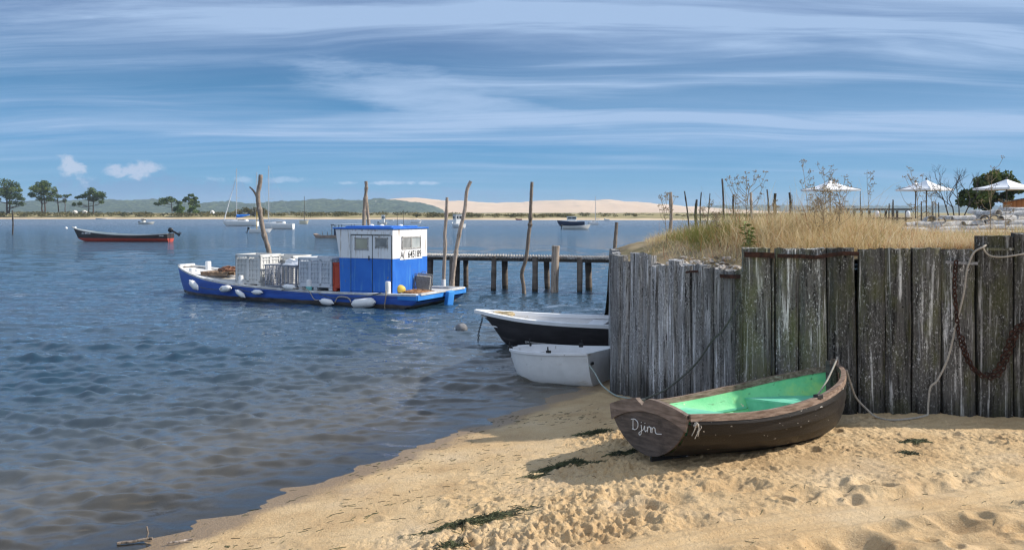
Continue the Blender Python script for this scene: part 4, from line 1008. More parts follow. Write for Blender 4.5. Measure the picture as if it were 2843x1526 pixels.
BH.deckpoly(.36, .44, .56, .05, 4, .03).build("thwart", GELW2, bb); BH.deckpoly(.84, .965, .66, .04, 8, .03).build("foredeck", GELW2, bb)
for s_ in (1, -1):
    sk = MB(); sk.rows([[BH.pt(t, v, side=s_) + Vector((0, s_ * o_, 0)) for v, o_ in ((.44, 0), (.455, .018), (.485, .018), (.50, 0))] for t in np.linspace(.05, .72, 16)], flip=s_ > 0); sk.build("spray_strake", mat("worn_grey_strake", (0.22, 0.21, 0.21), (0.42, 0.41, 0.40), 12, rough=.6) if s_ > 0 else bpy.data.materials["worn_grey_strake"], bb)
M_ = wm(bb)
coil = MB(); r_ = random.Random(2); c0 = Vector((4.0, .05, .68)); pts = [c0 + Vector((.20 * math.cos(a) * (1 + .3 * r_.random()), .16 * math.sin(a) * (1 + .3 * r_.random()), r_.uniform(0, .07))) for a in np.linspace(0, 31, 66)]
coil.tube([M_ @ p for p in spline(pts, 3)], .016, 5); o = coil.build("rope_coil", mat("tan_rope_fibre", (0.42, 0.32, 0.18), (0.60, 0.50, 0.33), 40, rough=.9), smooth=True, origin=M_ @ c0); tag(o, "loose coil of tan rope on the foredeck of the black open boat", "rope")
q = at(1340, 875, 19.9); cc = chain([q, q + Vector((-.03, -.05, -.16)), q + Vector((-.08, -.1, -.36)), q + Vector((-.10, -.12, -.62))], .045, .008, .02); o = cc.build("anchor_chain", IRON, origin=q); tag(o, "short dark chain hanging from the black boat's bow into the water", "chain")
# loose things afloat
bu = MB(); bu.blob((0, 0, .04), (.16, .16, .13), 14, .06, 4); o = bu.build("mooring_buoy", mat("grey_buoy_skin", (0.10, 0.10, 0.11), (0.24, 0.24, 0.25), 8, rough=.6, bump=.3), smooth=True); p = at(1281, 913, wd(915)); o.location = (p.x, p.y, 0); tag(o, "dark grey round buoy afloat left of the black open boat", "buoy")
# ---------------------------------------------------------------- weed and sticks on the sand
SEAWEED = mat("dry_seaweed", (0.018, 0.022, 0.012), (0.085, 0.095, 0.042), 9, rough=.75, stains=[((0.12, 0.12, 0.05), 14, .6, .75, (1, 1, 1))])
def seaweed(px, py, rx, ry, ang, n, label, hgt=.04):
    d = 9.0
    for _ in range(6):
        p = at(px, py, d); d = F * (H - bz(p.x, p.y)) / (py - YH)
    x, y = (px - CX) / F * d, d; r = random.Random(px); mb = MB(); ca, sa = math.cos(R(ang)), math.sin(R(ang))
    lobes = [(r.uniform(-.8, .8), r.uniform(-.6, .6), r.uniform(.3, .6)) for _ in range(5)]
    for k in range(n):
        l = r.choice(lobes); q_ = 1.0 if r.random() < .25 else .7; u = (l[0] + r.gauss(0, l[2] * q_)) * rx; v = (l[1] + r.gauss(0, l[2] * q_)) * ry; a = r.gauss(R(ang), .7); L = r.uniform(.05, .17)
        pts = []
        for j in range(4):
            s = (j / 3 - .5) * L; wx = x + u * ca - v * sa + math.cos(a) * s + r.uniform(-.012, .012); wy = y + u * sa + v * ca + math.sin(a) * s + r.uniform(-.012, .012)
            fall = max(0, 1 - (u / rx) ** 2 - (v / ry) ** 2); pts.append(Vector((wx, wy, bz(wx, wy) + .003 + r.uniform(0, 1) * hgt * fall)))
        mb.tube(pts, r.uniform(.0015, .004), 3, cap=False)
    o = mb.build("seaweed_clump", SEAWEED, origin=(x, y, bz(x, y))); tag(o, label, "seaweed", "clumps of weed on the sand")
seaweed(1575, 1292, .30, .11, 20, 420, "largest dark seaweed clump, on the sand left of the green boat's stern", .07)
seaweed(1655, 1203, .22, .07, 15, 220, "dark seaweed clump at the shadow's edge, farthest from the camera", .05)
seaweed(1725, 1258, .25, .05, 25, 160, "thin seaweed streak just left of the green boat's keel", .03)
seaweed(1310, 1452, .42, .09, 30, 420, "long dark seaweed swathe at the bottom of the sand", .05)
seaweed(1480, 1325, .10, .05, 10, 50, "small sparse seaweed tuft below the largest clump", .03)
seaweed(1262, 1510, .16, .05, 10, 70, "thin seaweed tuft at the picture's bottom edge", .03)
seaweed(2530, 1262, .10, .05, 0, 70, "small dark weed tuft on the sand in front of the tall timbers", .04)
seaweed(2545, 1230, .14, .05, 0, 90, "flat dark weed tuft nearest the wall's foot", .04)
def build_debris():
    mb = MB(); r = random.Random(31); n = 0
    while n < 900:
        x = r.uniform(-3, 6); y = r.uniform(5.6, 12.8); s = float(shore_s(x, y))
        if n < 170: s = abs(r.gauss(.10, .07)); x += (s - float(shore_s(x, y))) * .841; y -= (s - float(shore_s(x, y))) * .541
        if n >= 170 and s < .15 or (s > 3.3 and r.random() < .75): continue
        if vn(x * 1.3, y * 1.3, 88) < r.uniform(-.4, .15): continue
        a = r.gauss(R(32), .5); L = r.uniform(.015, .09) * (1.6 if r.random() < .1 else 1); pts = []
        for j in range(3):
            q = (j / 2 - .5) * L; wx = x + math.cos(a) * q + r.uniform(-.006, .006); wy = y + math.sin(a) * q; pts.append(Vector((wx, wy, 0)))
        mb.tube(pts, r.uniform(.0015, .0035), 3, cap=False); n += 1
    V = np.array([tuple(v) for v in mb.V]); V[:, 2] += bzs(V[:, 0], V[:, 1]) + .003
    mb.V = [Vector(v) for v in V]
    o = mb.build("weed_litter", SEAWEED); tag(o, "scattered dry weed strands and twigs on the sand", "weed litter", kind="stuff")
build_debris()
def drift(px, py, dx, dy, L, r0, label, fork=False):
    d = F * (H - .05) / (py - YH); x, y = (px - CX) / F * d, d; m_ = MB(); a = math.atan2(dy, dx); pts = []
    for k in range(6):
        s = (k / 5 - .5) * L; wx = x + math.cos(a) * s; wy = y + math.sin(a) * s + .01 * math.sin(k * 2.1); pts.append(Vector((wx, wy, max(bz(wx, wy), 0.0) + .022)))
    m_.tube(spline(pts, 3), r0, 6)
    if fork: m_.tube([pts[4], pts[4] + Vector((.01, .02, .05)), pts[4] + Vector((-.005, .02, .11))], r0 * .6, 5)
    o = m_.build("driftwood_stick", W_POLE, smooth=True, origin=pts[0]); tag(o, label, "driftwood")
drift(375, 1492, 1, .45, .30, .014, "dark driftwood stick with an upright twig at the water's edge", True)
drift(500, 1503, 1, .3, .22, .010, "short dark driftwood stick on the damp sand")
# ================================================================== blue oyster barge
BW = 3.1; BYAW = 2.696
bl_x = Vector((math.cos(BYAW), math.sin(BYAW), 0)); bl_y = Vector((-math.sin(BYAW), math.cos(BYAW), 0))
borg = Vector((-2.938, 26.542, 0)) - bl_y * (BW / 2)
barge = thing("oyster_barge", "long flat blue oyster barge with a white and blue cabin, moored off the beach", "barge", borg, (0, 0, BYAW))
def bpt(px, py, yl):
    "point seen at a pixel on the barge's vertical plane y = yl (local coordinates)"
    c = (px - CX) / F; o = borg + bl_y * yl
    s = (c * o.y - o.x) / (bl_x.x - c * bl_x.y); d = o.y + s * bl_x.y
    return Vector((s, yl, H - (py - YH) / F * d))
def zpaint(name, z0, below, above, m2=None, rough=.5, amp=.04):
    m, nt, b = nodes(name); tc = N(nt, "ShaderNodeTexCoord"); sp = N(nt, "ShaderNodeSeparateXYZ"); nt.links.new(tc.outputs["Object"], sp.inputs[0])
    nz = noise(nt, coords(nt, (.5, .5, 3), False), 3, 5, .6); z = mth(nt, 'ADD', sp.outputs[2], mth(nt, 'MULTIPLY', mth(nt, 'SUBTRACT', nz, .5), amp * 2))
    f = smooth(nt, z0 - amp * .3, z0 + amp * .3, z)
    up = ramp(nt, [(.35, above[0]), (.65, above[1])], noise(nt, coords(nt, (.4, 1, 2.5), False), 2.2, 6, .65))
    up = mixc(nt, smooth(nt, .69, .75, noise(nt, coords(nt, (.6, 1, 1), False), 9, 5, .7)), up, (.30, .32, .36))
    dn = ramp(nt, [(.35, below[0]), (.65, below[1])], noise(nt, coords(nt, (.6, 1, 3), False), 4, 6, .7))
    nt.links.new(mixc(nt, f, dn, up), b.inputs["Base Color"]); b.inputs["Roughness"].default_value = rough; return m
BLUEH = zpaint("blue_hull_paint", .13, ((.035, .03, .032), (.16, .135, .12)), ((.020, .075, .36), (.035, .12, .48)))
BLUEL = mat("sunlit_blue_paint", (0.03, 0.20, 0.60), (0.05, 0.27, 0.70), 1.8, rough=.45, stains=[((.25, .42, .62), 5, .66, .76, (1, 1, .4)), ((.10, .12, .16), 8, .70, .76, (1, 1, 1))])  # hull blue lightened for the stern: direct sun put into the colour
BLUEC = mat("cabin_blue_paint", (0.022, 0.125, 0.50), (0.032, 0.165, 0.58), 1.5, rough=.42, stains=[((.08, .26, .56), 3, .52, .74, (3, 3, .3)), ((.16, .18, .22), 9, .66, .73, (1, 1, .7))])
WHITEC = mat("cabin_white_paint", (0.72, 0.73, 0.75), (0.80, 0.80, 0.81), 1.5, rough=.45, stains=[((.34, .25, .17), 3.0, .53, .72, (4.5, 4.5, .40)), ((.24, .20, .17), 22, .72, .76, (1, 1, 1))])
WHITED = mat("worn_white_deck", (0.42, 0.41, 0.40), (0.70, 0.70, 0.69), 3, rough=.7, stains=[((.22, .19, .16), 4, .58, .74, (.5, 1, 1)), ((.10, .09, .08), 14, .68, .74, (1, 1, 1))])
DARKU = mat("tarred_underside", (0.018, 0.016, 0.018), (0.05, 0.045, 0.045), 3, rough=.5)
BL = 11.2
hb = interp([(0, BW / 2), (.55, BW / 2), (.72, 1.46), (.86, 1.12), (.95, .68), (1, .34)])
sh = interp([(0, .46), (.35, .42), (.6, .50), (.8, .66), (1, .98)])
def kn_(t): return -.25 + .55 * max(0, (t - .86) / .14) ** 2
rows = []; ts_ = np.linspace(0, 1, 44)
for t in ts_:
    x = BL * t; b = hb(t); z = sh(t); kx = kn_(t)
    half = [Vector((x - .02, b, z)), Vector((x, b + .012, z - .09)), Vector((x, b - .005, z - .10)), Vector((x - .10 * t ** 6, b - .01, z * .5)), Vector((x - .25 * t ** 6, b - .05, .02)), Vector((x - .3 * t ** 6, b * .80, kx))]
    if t < .075: # the stern is cut away underneath
        for j in (3, 4, 5): half[j].z = max(half[j].z, z - .17 - .52 * (t / .075) - .01 * j)
    rows.append(half + [Vector((p.x, -p.y, p.z)) for p in half[::-1]])
hm_ = MB(); hm_.rows(rows, flip=True); hm_.build("hull", BLUEH, barge, smooth=True)
tm = MB(); z = sh(0)
tm.box((-.035, 0, z - .09), (.05, BW - .01, .17), None, .008); tm.build("transom", BLUEL, barge)
ns = MB(); ns.box((.32, BW / 2 + .012, z - .085), (.70, .02, .165)); ns.build("stern_side_panel", BLUEL, barge)  # end of the hull side repeated in the sunlit tone
bp_ = MB(); e = rows[-1]; bp_.add(e, [tuple(range(len(e)))]); bp_.build("bow_plate", BLUEH, barge)
for s_ in (1, -1):
    rl = MB(); rl.rows([[Vector((BL * t, s_ * (hb(t) + .03), sh(t) + .025)), Vector((BL * t, s_ * (hb(t) + .03), sh(t) - .035)), Vector((BL * t, s_ * (hb(t) - .13), sh(t) - .035)), Vector((BL * t, s_ * (hb(t) - .13), sh(t) + .025))] for t in ts_], closed=True, flip=s_ < 0); k = len(ts_) * 4; rl.Fc += [(0, 1, 2, 3), (k - 1, k - 2, k - 3, k - 4)]; rl.build("gunwale", WHITED, barge)
MB().box((-.03, 0, z + .01), (.12, BW - .3, .06)).build("stern_rail", WHITED, barge)
MB().box((BL - .05, 0, sh(1) + .03), (.16, .74, .10), None, .02).build("bow_cap", WHITED, barge)
dk = MB(); dk.rows([[Vector((BL * t, hb(t) - .10, sh(t) - .05)), Vector((BL * t, 0, sh(t) - .03)), Vector((BL * t, -hb(t) + .10, sh(t) - .05))] for t in ts_]); dk.build("deck", WHITED, barge)
# fin at the stern
q = bpt(1225, 810, -1.5); rd_ = MB()
ru = Vector((-.06, 0, .45)); rd_.box((-.13, -.25, .15), (.14, .40, .62), Euler((0, R(-8), 0)).to_matrix(), .02); rd_.build("rudder_box", BLUEL, barge)
# cabin
YN = 1.12; YF = -.98
pn = bpt(1090, 807, YN); pf = bpt(945, 797, YN); cx0, cx1 = pn.x, pf.x; zt = bpt(1090, 637, YN).z; zm = bpt(1090, 719, YN).z; zb = sh(.25) - .06
def shell(z0, z1, m, name, k0, k1):
    mb = MB(); pr = []
    for z, kk in ((z0, k0), (z1, k1)):
        pr.append([Vector((cx0, YN, z)), Vector((cx1 + kk, YN, z)), Vector((cx1 + kk, YF, z)), Vector((cx0, YF, z))])
    mb.rows(pr, closed=True, flip=False); mb.Fc += [(7, 6, 5, 4), (0, 1, 2, 3)]; return mb.build(name, m, cabin_p)
cabin_p = None
cabin_o = MB(); 
def shell2(z0, z1, k0, k1, g=0.0):
    mb = MB(); mb.rows([[Vector((cx0 - g, YN + g, z)), Vector((cx1 + kk + g, YN + g, z)), Vector((cx1 + kk + g, YF - g, z)), Vector((cx0 - g, YF - g, z))] for z, kk in ((z0, k0), (z1, k1))], closed=True); mb.Fc += [(0, 1, 2, 3), (7, 6, 5, 4)]; return mb
cabin = shell2(zm, zt, 0.03, .20).build("cabin", WHITEC, barge)
shell2(zb, zm - .003, 0.0, .03, .004).build("cabin_base", BLUEC, barge)
rf = MB(); rf.box(((cx0 + cx1) / 2 + .12, (YN + YF) / 2, zt + .025), (cx1 - cx0 + .34, YN - YF + .10, .05), None, .015); rf.box(((cx0 + cx1) / 2 + .1, (YN + YF) / 2, zt + .07), (cx1 - cx0 - .2, YN - YF - .5, .05), None, .02); rf.build("roof", BLUEC, cabin)
tr_ = MB(); tr_.box(((cx0 + cx1) / 2 - .15, YN + .03, zt - .12), (1.55, .05, .10), None, .01); tr_.build("door_track", WHITEC, cabin)
GLASS_T = mat("dusty_tan_pane", (0.30, 0.29, 0.22), (0.42, 0.41, 0.32), 2, rough=.25, spec=.6)
GLASS_D = mat("dusty_grey_pane", (0.15, 0.155, 0.16), (0.30, 0.31, 0.31), 2.5, rough=.2, spec=.6)
FRAMEM = mat("window_seal", (0.20, 0.19, 0.18), (0.50, 0.49, 0.47), 20, rough=.7)
# doors on the near side
q0, q1 = bpt(976, 700, YN).x, bpt(1035, 700, YN).x; q2 = bpt(1088, 700, YN).x
for (xa, xb, nm) in ((q0, q1, "door"), (q1 - .01, q2, "door")):
    dm = MB(); x_ = (xa + xb) / 2; w_ = abs(xa - xb) - .015
    dm.box((x_, YN + .018, (zt - .20 + zm) / 2), (w_, .022, zt - .20 - zm - .01)); do = dm.build(nm, WHITEC, cabin)
    d2 = MB(); d2.box((x_, YN + .022, (zm + zb + .12) / 2 - .005), (w_, .022, zm - zb - .13)); d2.build("door_panel", BLUEC, do)
sm = MB()
for x_ in (q0, q1 - .005, q2): sm.box((x_, YN + .030, (zt - .2 + zb) / 2 + .03), (.016, .012, zt - .24 - zb))
sm.box(((q0 + q2) / 2, YN + .030, zt - .19), (abs(q0 - q2), .012, .014)); sm.build("door_seam", IRON, cabin)
hd = MB(); hd.box((q1 + .12, YN + .045, zm + .02), (.03, .03, .14), None, .008); hd.build("door_handle", IRON, cabin)
def window(pa, pb, yp, glass, name="window", par=None):
    a, b_ = bpt(*pa, yp), bpt(*pb, yp); cxx = (a.x + b_.x) / 2; cz = (a.z + b_.z) / 2; w_, h_ = abs(a.x - b_.x), abs(a.z - b_.z)
    m_ = MB()
    for sx, sz, ox, oz in ((w_ + .06, .035, 0, h_ / 2), (w_ + .06, .035, 0, -h_ / 2), (.035, h_ + .06, w_ / 2, 0), (.035, h_ + .06, -w_ / 2, 0)): m_.box((cxx + ox, yp + .035, cz + oz), (sx, .025, sz))
    fo = m_.build(name, FRAMEM, cabin); MB().box((cxx, yp + .031, cz), (w_, .012, h_)).build("pane", glass, fo)
window((988, 661), (1023, 692), YN, GLASS_T); window((1045, 661), (1077, 687), YN, GLASS_D)
# window and number plate on the stern end of the cabin
def ept(px, py):
    c = (px - CX) / F; o = borg + bl_x * cx0; s = (c * o.y - o.x) / (bl_y.x - c * bl_y.y); d = o.y + s * bl_y.y; return (s, H - (py - YH) / F * d)
a, b_ = ept(1116, 659), ept(1166, 687); cy_, cz_ = (a[0] + b_[0]) / 2, (a[1] + b_[1]) / 2; w_, h_ = abs(a[0] - b_[0]), abs(a[1] - b_[1]); m_ = MB()
for sy, sz, oy, oz in ((w_ + .06, .04, 0, h_ / 2), (w_ + .06, .04, 0, -h_ / 2), (.04, h_ + .06, w_ / 2, 0), (.04, h_ + .06, -w_ / 2, 0), (.05, h_, 0.02, 0)): m_.box((cx0 - .02, cy_ + oy, cz_ + oz), (.03, sy, sz))
fo = m_.build("window", FRAMEM, cabin); MB().box((cx0 - .012, cy_ + w_ / 4, cz_), (.014, w_ / 2, h_)).build("pane", GLASS_D, fo); MB().box((cx0 - .009, cy_ - w_ / 4, cz_), (.014, w_ / 2, h_)).build("pane", mat("pale_grey_pane", (.30, .33, .34), (.45, .48, .48), 2, rough=.2), fo)
a, b_ = ept(1110, 692), ept(1171, 716); cy_, cz_ = (a[0] + b_[0]) / 2, (a[1] + b_[1]) / 2; w_, h_ = abs(a[0] - b_[0]), abs(a[1] - b_[1])
pl = MB(); pl.box((cx0 - .008, cy_, cz_), (.012, w_, h_)); plo = pl.build("number_plate", WHITEC, cabin)
def text_mesh(txt, size, name, m, parent, M, sx=1.0, bold=.0):
    cu = bpy.data.curves.new(name, 'FONT'); cu.body = txt; cu.size = size; cu.extrude = .002; cu.offset = bold; cu.align_x = 'CENTER'; cu.align_y = 'CENTER'; cu.resolution_u = 3
    tmp = bpy.data.objects.new(name + "_curve", cu); COL.objects.link(tmp); dg = bpy.context.evaluated_depsgraph_get(); me = bpy.data.meshes.new_from_object(tmp.evaluated_get(dg)); bpy.data.objects.remove(tmp)
    me.transform(M @ Matrix.Diagonal((sx, 1, 1, 1))); me.materials.clear(); me.materials.append(m); o = bpy.data.objects.new(name, me); COL.objects.link(o); o.parent = parent; return o
INK = mat("black_lettering", (.012, .012, .012), (.03, .03, .03), 10, rough=.6)
# the text faces the stern (-x): right of the text runs to -y
face = Matrix(((0, 0, -1, cx0 - .018), (-1, 0, 0, cy_), (0, 1, 0, cz_), (0, 0, 0, 1)))
text_mesh("645189", h_ * .95, "registration_number", INK, plo, face @ Matrix.Translation((w_ * .15, -.02, 0)), .86, .003)
text_mesh("A(", h_ * .90, "registration_letters", INK, plo, face @ Matrix.Translation((-w_ * .40, -.02, 0)), .75, .003)
text_mesh("'", h_ * .55, "worn_letters", INK, plo, face @ Matrix.Translation((-w_ * .25, .06, 0)), .8)
# lamp and mast fittings
lm_ = MB(); c_ = bpt(951, 646, YN); lm_.lathe([(.03, -.06), (.065, -.05), (.065, .04), (.03, .05)], 10, c_ + Vector((.06, -.1, 0)), Euler((0, R(90), 0)).to_matrix()); lm_.build("lamp", IRON, cabin)
for k, px in enumerate((1032, 1060, 1112)):
    c_ = bpt(px, 630, -.2); m_ = MB(); m_.blob((c_.x, -.2, zt + .10), (.09, .09, .05), 8, .05, k); m_.build("roof_vent", WHITEC, cabin, smooth=True)
# bollards
BOLL = mat("white_bollard_paint", (.66, .66, .66), (.80, .80, .80), 5, rough=.5, stains=[((.4, .33, .26), 6, .62, .76, (1, 1, .5))])
for (px, y0, y1, yl, r_) in ((669, 764, 792, 1.38, .085), (858, 776, 808, 1.42, .085), (1077, 781, 815, 1.46, .085), (578, 725, 762, -.5, .11), (637, 740, 768, -1.0, .08), (533, 744, 775, .55, .11), (548, 748, 770, .25, .09)):
    a = bpt(px, y1, yl); b_ = bpt(px, y0, yl); m_ = MB(); z0_ = min(a.z, sh(min(1, a.x / BL)) - .04); m_.lathe([(r_, z0_), (r_, b_.z - .03), (r_ * .85, b_.z)], 12, (a.x, yl, 0)); m_.build("bollard", BOLL, barge, smooth=True)
TURQ = mat("turquoise_rope", (.10, .36, .36), (.22, .52, .50), 30, rough=.8)
a = bpt(858, 805, 1.42); m_ = MB(); m_.lathe([(.095, 0), (.105, .02), (.105, .10), (.095, .12)], 12, (a.x, 1.42, a.z)); m_.build("rope_binding", TURQ, barge)
# lines slung along the side
def side_line(pts, r, m, name="slung_rope"):
    mb = MB(); mb.tube(spline([bpt(px, py, BW / 2 + .05 + o_) for px, py, o_ in pts], 7), r, 5); return mb.build(name, m, barge, smooth=True)
side_line([(555, 797, 0), (580, 802, 0), (605, 803, 0), (640, 797, 0), (655, 798, 0), (682, 808, 0), (705, 809, 0), (730, 806, 0)], .012, ROPE_DARK)
side_line([(780, 806, 0), (800, 800, 0), (850, 802, 0), (872, 830, 0), (885, 832, 0)], .014, ROPE_GREY); side_line([(885, 815, 0), (920, 826, 0), (975, 828, 0), (1020, 822, 0), (1060, 812, 0)], .012, ROPE_DARK)
side_line([(930, 838, .02), (940, 824, .02), (965, 826, .02), (975, 838, .03)], .02, ROPE_GREY); side_line([(1072, 806, .02), (1071, 825, .03), (1068, 845, .03), (1069, 860, .0)], .018, mat("tan_wet_rope", (.24, .18, .12), (.44, .36, .27), 30, rough=.9))
# ---------------------------------------------------------------- fenders
FEND = mat("scuffed_white_fender", (.72, .71, .70), (.83, .82, .81), 6, rough=.5, stains=[((.30, .26, .22), 6, .60, .76, (1, 1, 1))])
def fender(px, py, L, r_, ang, label, off=.12):
    p = wm(barge) @ bpt(px, py, BW / 2 + off); mb = MB(); h = L / 2
    mb.lathe([(r_ * .25, -h - .05), (r_ * .3, -h - .01), (r_ * .8, -h + .04), (r_, -h + .11), (r_, h - .11), (r_ * .8, h - .04), (r_ * .3, h + .01), (r_ * .25, h + .05)], 14)
    o = mb.build("boat_fender", FEND, smooth=True); ax = bl_x * -math.cos(R(ang)) + Vector((0, 0, 1)) * -math.sin(R(ang)); o.location = p; o.rotation_euler = ax.to_track_quat('Z', 'Y').to_euler(); tag(o, label, "fender", "fenders slung along the barge")
fender(538, 791, .42, .11, 38, "white fender slung nearest the barge's bow"); fender(626, 801, .44, .115, -8, "fat white fender below the pale crates, second from the bow"); fender(667, 815, .40, .085, 28, "narrow tilted white fender hanging low, third from the bow")
fender(714, 811, .38, .085, 0, "dirty cream fender, fourth from the bow"); fender(803, 797, .46, .095, 4, "white fender lying up on the barge's rim", .0); fender(907, 838, .46, .105, 6, "white fender hanging below the red crate"); fender(1009, 841, .80, .15, -7, "largest white fender, below the cabin door")
# ---------------------------------------------------------------- crates
BINW = mat("pale_bin_plastic", (.52, .52, .51), (.64, .64, .63), 3, rough=.55, stains=[((.34, .32, .29), 4, .6, .78, (1, 1, .4))]); BINB = mat("bluish_bin_plastic", (.46, .50, .56), (.58, .61, .66), 3, rough=.55, stains=[((.34, .34, .34), 4, .6, .78, (1, 1, .4))])
BIND = mat("dark_mesh_crate", (.17, .19, .24), (.27, .29, .34), 4, rough=.6); BINR = mat("red_bin_plastic", (.36, .045, .025), (.46, .075, .04), 3, rough=.5)
def bin_(c, sx, sy, sz, m, name, label, cols=2, bars=5, solid=False, fine=False):
    t = thing(name, label, "crate", wm(barge) @ Vector(c), (0, 0, BYAW), "crates on the barge deck"); mb = MB(); g = .045; f = .10 if not fine else .02
    for (ax, s_) in ((0, 1), (0, -1), (1, 1), (1, -1)):
        W = sy if ax == 0 else sx
        def bx(u, z, w, h, th=g, inset=0.0):
            q = (sx / 2 - th / 2 - inset) * s_ if ax == 0 else (sy / 2 - th / 2 - inset) * s_
            mb.box((q, u, z) if ax == 0 else (u, q, z), (th, w, h) if ax == 0 else (w, th, h))
        ez = .001 if ax else 0
        z0, z1 = f, sz
        if solid: bx(0, (z0 + z1) / 2, W - .04 - ez, z1 - z0 - .02, .03, .012)
        elif not fine: bx(0, (z0 + z1) / 2 - .06, W - .16 - ez, z1 - z0 - .14, .015, .045)
        bx(0, z1 - .05, W - (0.002 if ax else .1), .10 if not fine else .04); bx(0, z0 + .06, W - (0.002 if ax else .1), .12 if not fine else .04)
        nv = cols + 1
        for k in range(nv):
            u = (k / cols - .5) * (W - .09); bx(u, (z0 + z1) / 2, .09 if not fine else .025, z1 - z0 - .1)
        if not solid:
            for k in range(bars):
                z = z0 + .12 + (z1 - z0 - .22) * (k + .5) / bars; bx(0, z, W - .1, .035 if not fine else .018, .015, .012)
            for k in range(cols):
                for q in range(1, 3 if not fine else 2):
                    u = ((k + q / (3 if not fine else 2)) / cols - .5) * (W - .09); bx(u, (z0 + z1) / 2, .018, z1 - z0 - .1, .014, .016)
    mb.build("body", m, t); fl = MB(); fl.box((0, 0, f + .02), (sx - .1, sy - .1, .03)); fl.build("floor", m, t)
    if not fine:
        fm = MB()
        for u in (-1, 0, 1): fm.box((u * (sx / 2 - .09), 0, f / 2), (.14, sy - .04, f))
        fm.build("skid", m, t)
    return t
zd = sh(.5) - .04
def xr(pa, pb, yl): a, b_ = bpt(pa, 790, yl).x, bpt(pb, 790, yl).x; return (a + b_) / 2, abs(a - b_)
c_, w_ = xr(652, 722, 1.0); ztop = bpt(690, 706, 1.0).z; bin_((c_, .45, zd), w_, 1.05, ztop - zd, BINW, "pallet_bin", "tall pale grey pallet bin nearest the barge's bow")
cA = c_ - w_ / 2
c2, w2 = xr(735, 812, -.1); bin_((c2, -.65, zd), w2, 1.0, bpt(770, 709, -.1).z - zd, BINW, "pallet_bin", "white pallet bin half hidden behind the dark mesh crate")
c3, w3 = xr(731, 823, 1.05); cr = bin_((c3, .60, zd), w3 - .04, .85, bpt(780, 733, 1.05).z - zd, BIND, "mesh_crate", "dark grey mesh crate between the two pale pallet bins", 4, 8, fine=True)
c4, w4 = xr(826, 921, 1.05); bin_((c4, .50, zd), w4, 1.05, bpt(870, 715, 1.05).z - zd, BINB, "pallet_bin", "bluish white pallet bin beside the red crate", 3)
c5, w5 = xr(922, 952, 1.0); bin_((c5 - .25, .50, zd), w5 + .5, 1.0, bpt(937, 729, 1.0).z - zd, BINR, "red_crate", "red plastic crate tucked against the cabin", 2, 5, solid=True)
sk = MB(); sk.blob((0, 0, 0), (w3 * .3, .26, .14), 14, .5, 6); o = sk.build("white_sack", CANVAS, smooth=True); o.location = wm(barge) @ Vector((c3 - .12, .35, bpt(780, 733, 1.05).z - .02)); o.rotation_euler = (0, 0, BYAW); tag(o, "crumpled white sack on top of the dark mesh crate", "sack")
# pallet with a heap of brown rope on the bow
PALW = mat("brown_pallet_wood", (.16, .10, .065), (.30, .215, .15), 5, (1, 6, 6), rough=.85)
c_, w_ = xr(566, 640, .3); pz = sh(.85) - .02
pt_ = thing("pallet", "brown wooden pallet lying on the barge's bow", "pallet", wm(barge) @ Vector((c_ - .1, .15, pz)), (0, 0, BYAW + .1)); m_ = MB()
for k in range(6): m_.box((-.5 + k * .2, 0, .13), (.14, 1.0, .025))
m_.build("boards", PALW, pt_); m_ = MB()
for u in (-1, 0, 1): m_.box((0, u * .44, .06), (1.14, .09, .11))
m_.build("bearers", PALW, pt_)
RP = mat("rust_brown_rope", (.12, .055, .035), (.27, .14, .09), 14, rough=.9)
def rope_heap(c, rx, ry, h, n, seed, r_=.022):
    rr = random.Random(seed); pts = []
    for k in range(n):
        a = k * .83 + rr.uniform(-.4, .4); q = rr.uniform(.35, 1) ; pts.append(Vector((math.cos(a) * rx * q, math.sin(a) * ry * q, h * (1 - q * .75) * rr.uniform(.35, 1))))
    mb = MB(); mb.tube(spline(pts, 4), r_, 5); return mb
o = rope_heap(0, .38, .34, .26, 110, 4, .028).build("rope_heap", RP, smooth=True); o.location = wm(barge) @ Vector((c_ - .38, .1, pz + .15)); tag(o, "rust brown rope heaped on the pallet at the barge's bow", "rope")
q = bpt(1195, 803, .3); o = rope_heap(0, .55, .40, .10, 90, 9, .022).build("rope_heap", mat("orange_brown_rope", (.20, .09, .04), (.42, .24, .12), 14, rough=.9), smooth=True); zq = sh(0.08) - .03; o.location = wm(barge) @ Vector((.75, .25, zq)); tag(o, "flat heap of orange brown rope on the barge's stern deck", "rope")
o = MB().blob((0, 0, 0), (.20, .14, .13), 12, .06, 2).build("yellow_float", mat("yellow_float_skin", (.60, .40, .06), (.72, .52, .12), 5, rough=.5), smooth=True); o.location = wm(barge) @ Vector((1.15, .72, zq + .13)); tag(o, "yellow float beside the rope on the barge's stern", "float")
bk = thing("wire_basket", "grey wire basket standing tilted on the barge's stern", "basket", wm(barge) @ Vector((.95, -.35, zq)), (0, R(-6), BYAW + .5)); m_ = MB()
for s_ in (-1, 1):
    for k in range(13): m_.tube([(-.27 + k * .045, s_ * .14, .02), (-.27 + k * .045, s_ * .14, .52)], .006, 4)
    for k in range(9): m_.tube([(-.27, s_ * .14, .04 + k * .06), (.27, s_ * .14, .04 + k * .06)], .006, 4)
m_.build("mesh", ZINC, bk); m_ = MB(); m_.box((0, 0, .27), (.5, .22, .46), None, .03); m_.build("filling", mat("grey_mesh_sack", (.30, .29, .28), (.46, .45, .44), 40, rough=.8), bk); m_ = MB()
for s_ in (-1, 1): m_.tube([(-.29, s_ * .15, .0), (-.29, s_ * .15, .55), (.29, s_ * .15, .55), (.29, s_ * .15, 0)], .014, 6)
m_.tube([(-.1, 0, .55), (-.06, 0, .63), (.06, 0, .63), (.1, 0, .55)], .012, 5); m_.build("frame", ZINC, bk)
